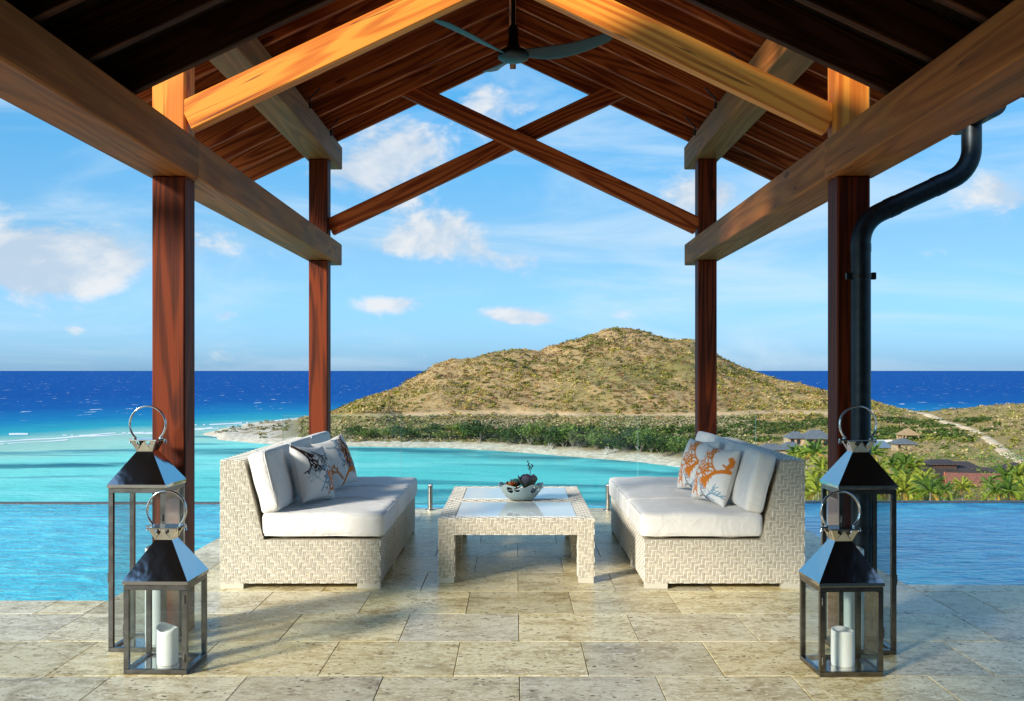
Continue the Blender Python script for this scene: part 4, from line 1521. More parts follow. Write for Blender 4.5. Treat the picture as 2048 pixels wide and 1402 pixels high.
def pillow_mesh(name, paths, seed, a=0.194, T=0.090, N=84):
    rng = random.Random(seed)
    segs = coral(paths, rng)
    g = np.linspace(-1, 1, N)
    U, V = np.meshgrid(g, g, indexing='ij')
    linen = np.array([0.76, 0.75, 0.72])
    nz = fbm(U * 40 + 90, V * 40 + 90, 3, 2)[..., None]
    C = np.ones((N, N, 3)) * linen * (0.94 + 0.1 * nz)
    for (x0, y0, x1, y1, w, colr) in segs:
        dx, dy = x1 - x0, y1 - y0
        L2 = dx * dx + dy * dy + 1e-9
        t = np.clip(((U - x0) * dx + (V - y0) * dy) / L2, 0, 1)
        d = np.hypot(U - x0 - t * dx, V - y0 - t * dy)
        k = np.clip((w * 0.72 - d) / 0.012 + 0.5, 0, 1)[..., None]
        C = C * (1 - k) + np.array(colr) * k
    px = U * a * (1 - 0.09 * (1 - V ** 2)); pz = V * a * (1 - 0.09 * (1 - U ** 2))
    th = T * (np.clip((1 - U ** 2) * (1 - V ** 2), 0, 1)) ** 0.42 + 0.0025
    th = th * (1 + 0.10 * (fbm(U * 2 + 5, V * 2 + 5, seed, 3) - 0.5))
    vf = np.stack([px, -th, pz], -1).reshape(-1, 3)
    vb = np.stack([px, th, pz], -1).reshape(-1, 3)
    i, j = np.meshgrid(np.arange(N - 1), np.arange(N - 1), indexing='ij')
    q = (i * N + j).ravel()
    f1 = np.stack([q, q + N, q + N + 1, q + 1], 1)
    f2 = np.stack([q, q + 1, q + N + 1, q + N], 1) + N * N
    ring = [k * N for k in range(N)] + [(N - 1) * N + k for k in range(1, N)] + [k * N + N - 1 for k in range(N - 2, -1, -1)] + [k for k in range(N - 2, 0, -1)]
    ring = np.array(ring); nx2 = np.roll(ring, -1)
    f3 = np.stack([ring, ring + N * N, nx2 + N * N, nx2], 1)
    return np_mesh(name, np.concatenate([vf, vb]), np.concatenate([f1, f2, f3]), M_print,
                   col=np.concatenate([C.reshape(-1, 3), np.broadcast_to(linen * 0.8, (N * N, 3))]), smooth=True)


BR, BL, OR, GB = (0.035, 0.014, 0.010), (0.20, 0.34, 0.45), (0.66, 0.20, 0.025), (0.42, 0.50, 0.53)
left_paths = [(-0.98, 0.98, -0.75, 0.62, 0.085, BR, 3), (-0.3, 0.75, -0.5, 0.5, 0.04, BR, 3), (-0.45, 0.05, -0.1, 0.35, 0.05, BR, 1),
              (0.2, 0.35, -1.2, 0.5, 0.035, BR, 3), (-0.2, -0.75, 0.7, 0.5, 0.055, BL, 3), (0.5, 0.2, -1.3, 0.5, 0.035, BL, 2), (0.0, -0.5, 2.3, 0.4, 0.03, GB, 3),
              (0.35, -0.85, 1.2, 0.45, 0.05, OR, 3), (0.8, -0.8, 1.5, 0.4, 0.03, OR, 2), (0.7, 0.1, 1.6, 0.4, 0.02, GB, 2)]
left2_paths = [(-0.25, -0.98, 1.25, 0.62, 0.095, OR, 3), (-0.3, -0.7, 2.2, 0.4, 0.06, OR, 2), (0.1, -0.2, 1.6, 0.5, 0.06, OR, 3), (0.4, -0.4, 0.4, 0.4, 0.04, OR, 2),
               (0.55, 0.9, -1.3, 0.6, 0.045, BR, 3), (0.0, 0.95, -0.5, 0.5, 0.04, BR, 2), (-0.6, 0.7, -0.4, 0.4, 0.04, BL, 3), (0.7, 0.3, -1.5, 0.5, 0.035, BL, 3), (-0.2, 0.3, -1.0, 0.3, 0.03, BL, 2)]
right_paths = [(0.98, 0.18, 3.3, 0.55, 0.095, OR, 3), (0.55, 0.12, 2.2, 0.55, 0.06, OR, 3), (0.6, 0.12, -2.4, 0.42, 0.06, OR, 2), (0.95, 0.2, 1.9, 0.3, 0.07, OR, 1),
               (0.1, 0.05, 3.6, 0.45, 0.05, OR, 3), (-0.4, -0.25, -1.9, 0.4, 0.04, OR, 2), (-0.3, -0.3, -1.2, 0.35, 0.03, BL, 2), (-0.6, 0.15, 2.6, 0.3, 0.022, GB, 2),
               (0.1, -0.95, 0.5, 0.5, 0.04, BL, 2), (-0.7, -0.85, 0.6, 0.3, 0.04, OR, 1), (0.4, -0.98, 2.6, 0.4, 0.03, BR, 1)]
pl_a = pillow_mesh('throw_pillow', left_paths, 3)
pl_b = pillow_mesh('throw_pillow', left2_paths, 8)
pl_c = pillow_mesh('throw_pillow', right_paths, 5)


def place_pillow(me, loc, yaw, lean, roll, label):
    """yaw: azimuth the printed side faces, lean: tilt backwards"""
    n = Vector((math.cos(yaw), math.sin(yaw), 0))
    side = Vector((-n.y, n.x, 0))
    up_ = Vector((0, 0, 1))
    upv = (up_ * math.cos(lean) - n * math.sin(lean)).normalized()
    nn = (n * math.cos(lean) + up_ * math.sin(lean)).normalized()
    M = Matrix((side, -nn, upv)).transposed().to_4x4()
    M = M @ Matrix.Rotation(roll, 4, 'Y')
    M.translation = loc
    o = link('throw_pillow', me, None, M)
    return tag(o, label, 'throw pillow', 'coral print throw pillows')


place_pillow(pl_a, (-1.368, 7.02, 0.665), R(-20), R(17), R(4), 'coral print pillow with a dark brown corner, nearer on the left sofa')
place_pillow(pl_b, (-1.352, 7.80, 0.665), R(-27), R(17), R(-9), 'coral print pillow with orange and brown branches, farther on the left sofa')
place_pillow(pl_c, (1.345, 6.98, 0.660), R(203), R(17), R(3), 'orange coral pillow on the right sofa, nearer of the two')
place_pillow(pl_c, (1.345, 7.62, 0.665), R(203), R(17), R(0), 'orange coral pillow on the right sofa, farther of the two')

# ------------------------------------------------------------------ lanterns


def lantern(name, loc, rz, H, roof_h, label, hinge=1, w=0.285):
    t = empty(name, loc, rz, label, 'lantern', 'polished metal candle lanterns')
    h = w / 2; b = 0.022
    m = MB()
    for (xa, xb, ya, yb) in ((-h, h, -h, -h + b), (-h, h, h - b, h), (-h, -h + b, -h + b, h - b), (h - b, h, -h + b, h - b)):
        m.box(xa, xb, ya, yb, 0.0, 0.022, 0, 0.001)
    m.build('base_frame', M_steel2, t)
    m = MB(); m.box(-h + b, h - b, -h + b, h - b, 0.004, 0.012); m.build('floor_plate', M_steel, t)
    pm = MB(); pm.box(-b / 2, b / 2, -b / 2, b / 2, 0.0225, H - 0.0225, 0, 0.0015)
    pme = pm.mesh('corner_post', M_steel2)
    for sx in (-1, 1):
        for sy in (-1, 1):
            link('corner_post', pme, t, Matrix.Translation((sx * (h - b / 2), sy * (h - b / 2), 0)))
    m = MB()
    for (xa, xb, ya, yb) in ((-h, h, -h, -h + b), (-h, h, h - b, h), (-h, -h + b, -h + b, h - b), (h - b, h, -h + b, h - b)):
        m.box(xa, xb, ya, yb, H - 0.022, H, 0, 0.001)
    m.build('top_frame', M_steel2, t)
    gp = MB(); gp.box(-h + b, h - b, -0.0012, 0.0012, 0.0225, H - 0.0225)
    gme = gp.mesh('glass_pane', M_pane)
    for k in range(4):
        link('glass_pane', gme, t, Matrix.Rotation(k * math.pi / 2, 4, 'Z') @ Matrix.Translation((0, -h + b / 2, 0)))
    # roof
    e, q, z0, z1 = h + 0.005, 0.039, H + 0.0008, H + 0.018
    z2 = H + roof_h
    rm_ = MB()
    sq = lambda r, z: [(-r, -r, z), (r, -r, z), (r, r, z), (-r, r, z)]
    vs = sq(e - 0.003, z0) + sq(e, z0 + 0.003) + sq(e, z1) + sq(q, z2)
    rm_.add(vs, [(3, 2, 1, 0)] + [(a * 4 + i, a * 4 + (i + 1) % 4, a * 4 + 4 + (i + 1) % 4, a * 4 + 4 + i) for a in range(3) for i in range(4)] + [(12, 13, 14, 15)])
    rm_.build('lantern_roof', M_steel, t)
    # crown of triangles carrying the cap plate
    cm = MB()
    z3 = z2 + 0.052
    q2 = 0.062
    for k in range(4):
        Rz = Matrix.Rotation(k * math.pi / 2, 3, 'Z')
        for (pts_) in ([(-q, -q, z2), (q, -q, z2), (0, -(q + q2) / 2 - 0.003, z3 - 0.006)], [(-q, -q, z2), (0.0 - q * 0.5, -(q + q2) / 2, z2 + 0.03), (-q2, -q2, z3)], [(q, -q, z2), (q2, -q2, z3), (q * 0.5, -(q + q2) / 2, z2 + 0.03)],
                       [(-q, -q, z2), (-q2, -q2, z3), (-q2 + 0.03, -q2, z3)], [(q, -q, z2), (q2 - 0.03, -q2, z3), (q2, -q2, z3)]):
            cm.add([Rz @ Vector(p) for p in pts_], [(0, 1, 2)])
    cm.build('crown', M_steel, t)
    m = MB(); m.box(-0.068, 0.068, -0.068, 0.068, z3, z3 + 0.006, 0, 0.001); m.build('cap_plate', M_steel, t)
    # ring handle
    rr = 0.090
    zc = z3 + 0.078
    pts_ = []
    a0 = math.asin(max(-1, min(1, (z3 + 0.012 - zc) / rr)))
    for i in range(41):
        a = a0 + (math.pi - 2 * a0) * i / 40
        pts_.append((rr * math.cos(a), 0, zc + rr * math.sin(a)))
    m = MB(); m.tube(pts_, 0.0, 10, flat=(0.0048, 0.009, (0, 1, 0))); m.build('ring_handle', M_steel, t)
    for s in (-1, 1):
        m = MB()
        m.box(s * 0.075 - 0.016, s * 0.075 + 0.016, -0.008, 0.008, z3 - 0.001, z3 + 0.009, 0, 0.001)
        m.tube([(s * 0.066, -0.016, z3 + 0.010), (s * 0.066, 0.016, z3 + 0.010)], 0.005, 10)
        m.tube([(s * 0.086, 0, z3 + 0.002), (s * 0.088, 0, z3 - 0.014)], [0.006, 0.0085], 10)
        m.build('handle_knob', M_steel, t)
    m = MB(); m.box(-0.004, 0.004, -0.004, 0.012, 0, 0.05, 0, 0.001); m.tube([(0, -0.006, 0.018), (0, -0.014, 0.022)], 0.004, 8)
    m.build('latch', M_steel2, t, Matrix.Translation((hinge * (h + 0.003), -h + 0.012, H * 0.42)))
    for zz in (H * 0.14, H * 0.80):
        m = MB(); m.tube([(-hinge * (h - 0.010), -h - 0.004, zz), (-hinge * (h - 0.010), -h - 0.004, zz + 0.035)], 0.004, 8); m.build('hinge', M_steel2, t)
    return t


def candle(loc, r, hgt, label, seed, notch=0.012):
    rr = random.Random(seed)
    m = MB()
    n = 36
    rows_ = []
    for i in range(13):
        z = hgt * i / 12
        k = 1.0 - 0.05 * abs(i / 12 - 0.45) ** 1.3 - (0.04 if i == 0 else 0)
        rows_.append((r * k, z))
    vs = []
    for (q, z) in rows_:
        for i in range(n):
            a = 2 * math.pi * i / n
            dz = notch * (0.6 * math.cos(a - 2.2) + 0.5 * math.cos(2 * a + seed)) * (z / hgt) ** 6
            vs.append((q * math.cos(a), q * math.sin(a), z + dz))
    k = len(rows_)
    for (f, dz) in ((0.90, 0.002), (0.80, -0.008), (0.4, -0.014), (0.02, -0.016)):
        for i in range(n):
            a = 2 * math.pi * i / n
            d0 = notch * (0.6 * math.cos(a - 2.2) + 0.5 * math.cos(2 * a + seed)) * f
            vs.append((r * 0.96 * f * math.cos(a), r * 0.96 * f * math.sin(a), hgt + dz + d0))
    m.add(vs, [(a * n + i, a * n + (i + 1) % n, a * n + n + (i + 1) % n, a * n + n + i) for a in range(k + 3) for i in range(n)] + [tuple(range((k + 3) * n, (k + 4) * n))], 0, True)
    o = m.build('candle', M_wax)
    o.location = loc
    return tag(o, label, 'candle', 'white pillar candles in the lanterns')


L1 = (-1.605, 4.645 + 0.146, 0.0015); L2 = (-1.819, 5.15, 0.0015)
R1 = (1.487, 4.607 + 0.146, 0.0015); R2 = (1.683, 4.963 + 0.143, 0.0015)
lantern('lantern', L1, R(-1.5), 0.398, 0.187, 'short polished lantern at the front of the left pair', -1)
lantern('lantern', L2, R(-2), 0.79, 0.172, 'tall polished lantern behind the short one by the left post', -1, 0.276)
lantern('lantern', R1, R(2.5), 0.398, 0.187, 'short polished lantern at the front of the right pair', 1)
lantern('lantern', R2, R(1), 0.79, 0.172, 'tall polished lantern behind the short one by the downpipe', 1, 0.276)
candle((-1.598, 4.78, 0.0142), 0.049, 0.165, 'short white candle with a scooped top inside the left short lantern', 1, 0.016)
candle((-1.78, 5.15, 0.0142), 0.050, 0.47, 'tall white candle inside the left tall lantern', 2, 0.006)
candle((1.500, 4.76, 0.0142), 0.053, 0.160, 'short white candle with a flat top inside the right short lantern', 3, 0.005)
candle((1.665, 5.12, 0.0142), 0.052, 0.47, 'tall white candle inside the right tall lantern', 4, 0.006)

# ------------------------------------------------------------------ bollard lights and glass rail
def bollard(x, label):
    t = empty('bollard_light', (x, 10.16, 0.001), label=label, cat='bollard', group='steel bollard lights')
    m = MB()
    n = 20
    vs = [(0.0245 * math.cos(2 * math.pi * i / n), 0.0245 * math.sin(2 * math.pi * i / n), 0) for i in range(n)]
    vs += [(x_, y_, 0.238 + y_ * 0.5) for (x_, y_, z_) in vs]
    m.add(vs, [(i, (i + 1) % n, n + (i + 1) % n, n + i) for i in range(n)], 0, True)
    m.add(vs[n:], [tuple(range(n))])
    m.build('tube', M_bollard, t)
    m = MB(); m.lathe([(0.052, 0.0), (0.052, 0.004), (0.026, 0.007)], 20); m.build('base_flange', M_bollard, t)
    m = MB(); m.lathe([(0.020, 0.236), (0.018, 0.243)], 16, 0, -0.003); m.build('lens', M_white_strand, t)
bollard(-0.828, 'steel bollard light beside the left sofa end')
bollard(0.909, 'steel bollard light beside the right sofa end')
rail = empty('glass_balustrade', (0.045, 10.955, PZ - 0.10), label='frameless clear glass balustrade behind the sofas above the bay', cat='glass balustrade')
for k in range(4):
    x0 = -2.45 + 1.2475 * k
    m = MB()
    xa, xb, ya, yb, za, zb_ = x0 + 0.005, x0 + 1.2425, 10.946, 10.964, PZ - 0.08, 0.887
    m.box(xa, xb, ya, yb, za, zb_, 0)
    m.m = [1, 1, 0, 0, 1, 1]
    m.build('glass_panel', [M_rail_glass, M_glass_edge], rail, rail.matrix_basis.inverted() if False else Matrix.Translation((-0.045, -10.955, -(PZ - 0.10))))

# ------------------------------------------------------------------ bowl of succulents
BX, BY, BZ = 0.043, 7.575, TH + 0.0035
bowl = empty('bowl', (BX, BY, BZ), label='pale bowl with a pierced wave rim full of succulents', cat='bowl')
bm = bmesh.new()
n, kk = 120, 22
Rb, Hb = 0.166, 0.118
rings_ = []
for j in range(kk + 1):
    t = j / kk
    ring = []
    for i in range(n):
        a = 2 * math.pi * i / n
        rim = 1.0 + 0.10 * math.sin(5 * a + 0.6 * math.sin(5 * a)) - 0.05
        z = Hb * t ** 1.55 * (1 if t < 0.6 else 1 + (rim - 1) * (t - 0.6) / 0.4)
        r = 0.055 + (Rb - 0.055) * t ** 0.72
        ring.append(bm.verts.new((r * math.cos(a), r * math.sin(a), z)))
    rings_.append(ring)
for j in range(kk):
    for i in range(n):
        bm.faces.new((rings_[j][i], rings_[j][(i + 1) % n], rings_[j + 1][(i + 1) % n], rings_[j + 1][i])).smooth = True
bm.faces.new(list(reversed(rings_[0])))
holes = []
for k in range(5):
    a = 2 * math.pi * k / 5 + 0.55
    holes += [(a - 0.18, 0.70, 0.026), (a + 0.22, 0.75, 0.021)]
kill = []
for f in bm.faces:
    if len(f.verts) > 4: continue
    c = f.calc_center_median()
    a = math.atan2(c.y, c.x); r = math.hypot(c.x, c.y)
    for (ha, ht, hr) in holes:
        da = (a - ha + math.pi) % (2 * math.pi) - math.pi
        if math.hypot(da * r, (c.z - Hb * ht) * 1.2) < hr:
            kill.append(f); break
bmesh.ops.delete(bm, geom=kill, context='FACES')
me = bpy.data.meshes.new('shell'); bm.to_mesh(me); bm.free()
M_bowl = plain('celadon_glaze', (0.34, 0.43, 0.43), 0.25)
me.materials.append(M_bowl)
sh = link('shell', me, bowl)
so = sh.modifiers.new('thick', 'SOLIDIFY'); so.thickness = 0.006
ss = sh.modifiers.new('smooth', 'SUBSURF'); ss.levels = 1; ss.render_levels = 1
m = MB(); m.lathe([(0.045, -0.0005), (0.052, 0.0), (0.055, 0.006)], 32); m.build('base_ring', M_bowl, bowl)
m = MB(); m.lathe([(0.10, 0.045), (0.12, 0.052), (0.08, 0.062), (0.002, 0.066)], 24, cap=False); m.build('soil', plain('dark_soil', (0.03, 0.02, 0.012), 0.95), bowl)


def rosette(name, loc, n, ln, wd, cols, seed, label, tilt0=10, tilt1=80, tip=(0.1, 0.03, 0.02)):
    rng = np.random.default_rng(seed)
    V, Fc, C = [], [], []
    for k in range(n):
        t = k / (n - 1)
        az_ = k * 2.39996
        el_ = R(tilt1 + (tilt0 - tilt1) * t)
        L = ln * (0.55 + 0.45 * t); W = wd * (0.6 + 0.4 * t)
        c = np.array(cols[rng.integers(0, len(cols))]) * (0.8 + 0.4 * rng.random())
        Mz = Matrix.Rotation(az_, 3, 'Z') @ Matrix.Rotation(-el_, 3, 'Y')
        b = len(V)
        for (s, w_, cu_) in ((0.0, 0.35, 0), (0.35, 0.85, -0.05), (0.7, 1.0, 0.0), (0.9, 0.6, 0.10), (1.0, 0.05, 0.18)):
            for q, thk in ((-1, 0.10), (0, -0.10), (1, 0.10)):
                p = Mz @ Vector((s * L, q * W / 2 * w_, (thk * W * w_ + cu_ * L)))
                V.append(p)
                tt = max(0, (s - 0.55) / 0.45) * (0.5 + 0.5 * abs(q))
                C.append(c * (1 - tt) + np.array(tip) * tt)
        for i in range(4):
            for j in range(2):
                Fc.append((b + i * 3 + j, b + i * 3 + j + 1, b + i * 3 + 4 + j, b + i * 3 + 3 + j))
    o = link(name, np_mesh(name, np.array([tuple(v) for v in V]), np.array(Fc), M_succ, col=np.array(C), smooth=True))
    o.location = loc
    return tag(o, label, 'succulent', 'succulents in the bowl')


rosette('succulent', (BX + 0.048, BY - 0.01, BZ + 0.080), 20, 0.128, 0.100, [(0.05, 0.06, 0.07), (0.07, 0.05, 0.09), (0.05, 0.09, 0.05)], 1, 'large dark purple rosette standing highest in the bowl', 42, 86, (0.06, 0.035, 0.09))
rosette('succulent', (BX - 0.072, BY - 0.035, BZ + 0.085), 22, 0.080, 0.044, [(0.30, 0.10, 0.02), (0.20, 0.20, 0.03), (0.36, 0.14, 0.03)], 2, 'red and orange rosette at the left rim of the bowl', 5, 80, (0.30, 0.02, 0.02))
rosette('succulent', (BX - 0.035, BY + 0.05, BZ + 0.095), 34, 0.080, 0.034, [(0.03, 0.12, 0.09), (0.04, 0.15, 0.12)], 3, 'teal green rosette behind the red one in the bowl', 10, 85, (0.03, 0.09, 0.12))
rosette('succulent', (BX - 0.115, BY + 0.0, BZ + 0.083), 12, 0.045, 0.028, [(0.13, 0.16, 0.02), (0.09, 0.03, 0.03)], 4, 'small olive rosette at the far left of the bowl', 5, 75)
rosette('succulent', (BX + 0.118, BY - 0.01, BZ + 0.078), 22, 0.060, 0.010, [(0.22, 0.22, 0.05), (0.10, 0.16, 0.04), (0.30, 0.22, 0.12)], 5, 'thin leaved green tuft at the right rim of the bowl', 10, 75, (0.2, 0.14, 0.06))
m = MB()
twr = random.Random(3)
m.tube([(0, 0, 0), (0.006, 0, 0.05), (-0.004, 0, 0.10), (-0.010, 0, 0.125)], [0.003, 0.0025, 0.002, 0.001], 6)
m.tube([(0.004, 0, 0.06), (0.016, 0, 0.085), (0.018, 0, 0.10)], [0.002, 0.002, 0.001], 6)
for (x, z) in ((-0.012, 0.128), (-0.004, 0.112), (-0.010, 0.10), (0.004, 0.09), (0.018, 0.105), (0.012, 0.08), (0.022, 0.094), (-0.003, 0.075)):
    m.lathe([(0.001, z - 0.007), (0.006, z - 0.002), (0.005, z + 0.004), (0.001, z + 0.008)], 7, x, twr.uniform(-0.008, 0.008))
tw = m.build('sprig', plain('dark_sprig', (0.02, 0.025, 0.015), 0.6)); tw.location = (BX + 0.062, BY, BZ + 0.150)
tag(tw, 'thin dark sprig with buds rising above the bowl', 'sprig')
# ------------------------------------------------------------------ trees along the beach
def branch_mesh(name, h, seed, mat, spread=0.5, levels=3, r0=0.16):
    rr = random.Random(seed)
    m = MB()

    def grow(p, d, ln, r, lv):
        q = p + d * ln * 0.5 + Vector((rr.uniform(-1, 1), rr.uniform(-1, 1), 0)) * ln * 0.07
        e = p + d * ln
        m.tube([p, q, e], [r, r * 0.8, r * 0.6], 5, cap=False)
        if lv <= 0: return
        for k in range(3 if lv > 1 else 2):
            nd_ = (d + Vector((rr.uniform(-1, 1), rr.uniform(-1, 1), rr.uniform(-0.1, 0.5))) * spread * 1.5).normalized()
            grow(e, nd_, ln * rr.uniform(0.55, 0.8), r * 0.6, lv - 1)
    for k in range(2):
        d = Vector((rr.uniform(-0.4, 0.4), rr.uniform(-0.4, 0.4), 1)).normalized()
        grow(Vector((rr.uniform(-.2, .2), rr.uniform(-.2, .2), -0.3)), d, h * 0.36, r0, levels)
    return m.mesh(name, mat)


G_DARK = [(0.024, 0.058, 0.011), (0.036, 0.078, 0.014), (0.055, 0.10, 0.018), (0.03, 0.055, 0.014)]
G_MID = [(0.09, 0.15, 0.025), (0.13, 0.19, 0.03), (0.075, 0.125, 0.028), (0.16, 0.20, 0.04)]
G_YEL = [(0.14, 0.16, 0.02), (0.18, 0.18, 0.03), (0.10, 0.13, 0.02)]
crowns, trunks = [], []
for k, pal in enumerate((G_DARK, G_MID, G_YEL, G_DARK, G_MID)):
    rr = random.Random(20 + k)
    lobes = [(rr.uniform(-.45, .45), rr.uniform(-.45, .45), rr.uniform(0.42, 0.80), rr.uniform(.28, .46), rr.uniform(.28, .46), rr.uniform(.16, .26)) for _ in range(7)]
    lobes.append((0, 0, 0.5, 0.5, 0.5, 0.26))
    crowns.append(crown_mesh('crown', 620, lobes, 0.062, pal, 70 + k))
    trunks.append(branch_mesh('trunk', 0.85, 40 + k, M_bark, 0.55, 2, 0.028))
# u, height in photo px, width in photo px, kind
shore_trees = [(640, 15, 22, 1), (702, 24, 26, 0), (722, 18, 24, 1), (748, 16, 22, 4), (776, 20, 24, 4), (806, 26, 26, 0), (832, 18, 26, 4), (868, 24, 32, 3), (884, 18, 22, 4), (903, 24, 40, 2), (930, 26, 30, 1),
               (963, 34, 52, 3), (1018, 28, 38, 0), (1045, 30, 36, 3), (1068, 34, 40, 1), (1110, 30, 42, 0), (1128, 34, 38, 3), (1150, 38, 42, 1), (1172, 32, 40, 0), (1196, 30, 36, 4), (1238, 30, 38, 3),
               (1262, 32, 40, 0), (1288, 34, 40, 1), (1312, 30, 40, 3), (1336, 30, 36, 0), (1360, 32, 38, 1), (1384, 30, 36, 3)]
kinds = ['dark green', 'mid green', 'yellow green', 'dark green', 'grey green']
rs = random.Random(9)
def shore_label(u, hp, k):
    where = ('at the root of the sand spit' if u < 690 else 'just right of the left rear post' if u < 760 else 'above the left sofa end' if u < 850 else 'left of the bowl' if u < 950
             else 'above the bowl' if u < 1080 else 'between the two bare trees' if u < 1215 else 'left of the right sofa pillows' if u < 1320 else 'beside the right rear post')
    return '%s %s tree behind the beach, %s' % ('tall bushy' if hp >= 33 else 'bushy' if hp >= 24 else 'low', kinds[k], where)
shore_u = [s[0] for s in SHORE]; shore_d = [s[1] for s in SHORE]
for (u, hp, wp, k) in shore_trees:
    D = float(np.interp(u, shore_u, shore_d)) + rs.uniform(17, 30)
    p = world(u, D, -0.15)
    hh, ww = hp / F * D * 1.42, wp / F * D * 1.12
    t = empty('shore_tree', p, rs.uniform(0, 6.28), shore_label(u, hp, k), 'tree', 'bushy trees behind the beach')
    S_ = Matrix.Diagonal((ww, ww, hh, 1))
    link('trunk', trunks[k], t, S_)
    link('crown', crowns[k], t, S_)
dead = branch_mesh('bare_tree', 1.0, 7, M_pale_bark, 0.75, 3, 0.035)
for (u, hp, lab) in ((1093, 26, 'bleached bare tree on the beach, left of the bay middle'), (1222, 30, 'bleached bare tree with wide forked limbs at the beach edge'), (1008, 16, 'small leaning bare tree at the beach beside the dark tree'), (1377, 18, 'small bare tree at the right end of the beach')):
    D = float(np.interp(u, shore_u, shore_d)) + 11
    o = link('bare_tree', dead)
    o.location = world(u, D, -0.1)
    s = hp / F * D
    o.scale = (s * 1.3, s * 1.3, s); o.rotation_euler = (0, 0, u)
    tag(o, lab, 'tree')

# ------------------------------------------------------------------ houses on the slope
M_slate = plain('blue_grey_shingles', (0.13, 0.15, 0.165), 0.7, var=0.3, scale=1.2)
M_stone = plain('warm_stone_wall', (0.50, 0.37, 0.22), 0.9, var=0.45, scale=1.4)
M_white = plain('white_render', (0.72, 0.68, 0.60), 0.9)
M_thatch = plain('tan_thatch', (0.40, 0.26, 0.13), 0.95, var=0.3, scale=2.0)
M_brownroof = plain('dark_brown_shingles', (0.060, 0.045, 0.042), 0.75, var=0.35, scale=2.2)
M_redroof = plain('red_brown_shingles', (0.22, 0.085, 0.055), 0.8, var=0.35, scale=2.5)
M_redtimber = plain('red_timber', (0.38, 0.11, 0.05), 0.6)
M_glassdark = plain('dark_window_glass', (0.02, 0.025, 0.03), 0.1)
M_blueroof = plain('blue_metal_roof', (0.14, 0.20, 0.25), 0.5)


def hip(m, x0, x1, y0, y1, z, h, ridge=0.4, along='x'):
    """hipped roof with a thin eave board"""
    cx, cy = (x0 + x1) / 2, (y0 + y1) / 2
    if along == 'x':
        r = (x1 - x0) / 2 * ridge
        a, b = (cx - r, cy, z + h), (cx + r, cy, z + h)
        vs = [(x0, y0, z), (x1, y0, z), (x1, y1, z), (x0, y1, z), a, b]
        fs = [(0, 1, 5, 4), (1, 2, 5), (2, 3, 4, 5), (3, 0, 4)]
    else:
        r = (y1 - y0) / 2 * ridge
        a, b = (cx, cy - r, z + h), (cx, cy + r, z + h)
        vs = [(x0, y0, z), (x1, y0, z), (x1, y1, z), (x0, y1, z), a, b]
        fs = [(0, 1, 4), (1, 2, 5, 4), (2, 3, 5), (3, 0, 4, 5)]
    m.add(vs, fs)
    m.box(x0, x1, y0, y1, z - 0.22, z - 0.002)


def site(u, y, dmin=230):
    D = ground_at(u, y, dmin)
    return world(u, D), D / F            # ground point and metres per photo pixel there


def wall_box(t, x0, x1, y0, y1, z0, z1, mat, name='wall'):
    m = MB(); m.box(x0, x1, y0, y1, z0, z1); return m.build(name, mat, t)


def window(t, x0, x1, z0, z1, y, name='window', mat=None):
    m = MB(); m.box(x0, x1, y - 0.03, y + 0.10, z0, z1)
    w = m.build(name, mat or M_redtimber, t)
    g = MB(); g.box(x0 + 0.12, x1 - 0.12, y - 0.06, y - 0.032, z0 + 0.1, z1 - 0.12)
    g.build('pane', M_glassdark, w)


def roof_part(t, *a, mat=None, **k):
    m = MB(); hip(m, *a, **k); return m.build('roof', mat, t)


# upper villa
p, s = site(1618, 899)
t = empty('villa', p, 0, 'two storey stone villa with paired blue grey hip roofs on the slope', 'villa')
X = lambda u: (u - 1618) * s
Zp = lambda y: (899 - y) * s
wall_box(t, X(1577), X(1612), 0.5, 7, -1.5, Zp(877), M_stone)
wall_box(t, X(1612.2), X(1660), -0.8, 8, -1.5, Zp(878), M_stone)
roof_part(t, X(1576), X(1616), -0.6, 8, Zp(876), Zp(864) - Zp(876), 0.25, mat=M_slate)
roof_part(t, X(1609), X(1664), -2.0, 9, Zp(876.5), Zp(861) - Zp(876.5), 0.35, mat=M_slate)
for (a, b, c, d, y) in ((1582, 1590, 878.5, 889, 0.5), (1594, 1602, 879, 889, 0.5), (1616, 1626, 879.5, 893, -0.8), (1629, 1641, 880, 893, -0.8), (1645, 1655, 880, 892, -0.8)):
    window(t, X(a), X(b), Zp(d), Zp(c), y)
wall_box(t, X(1580), X(1610), -2.2, 0.48, -1.6, Zp(894), M_white, 'balcony')
# lower villa
p, s = site(1585, 908)
t = empty('villa', p, 0, 'long low villa with spreading blue grey roofs below the stone villa', 'villa')
X = lambda u: (u - 1585) * s
Zp = lambda y: (908 - y) * s
wall_box(t, X(1535), X(1640), 0.6, 8, -2.5, Zp(901), M_stone)
roof_part(t, X(1522), X(1572), -0.6, 9, Zp(899), Zp(889) - Zp(899), 0.4, mat=M_slate)
roof_part(t, X(1562), X(1612), -1.8, 8.4, Zp(898), Zp(885) - Zp(898), 0.3, mat=M_slate)
roof_part(t, X(1598), X(1646), -0.9, 7.6, Zp(902), Zp(892) - Zp(902), 0.4, mat=M_slate)
window(t, X(1612), X(1624), Zp(907.5), Zp(902.6), 0.6)
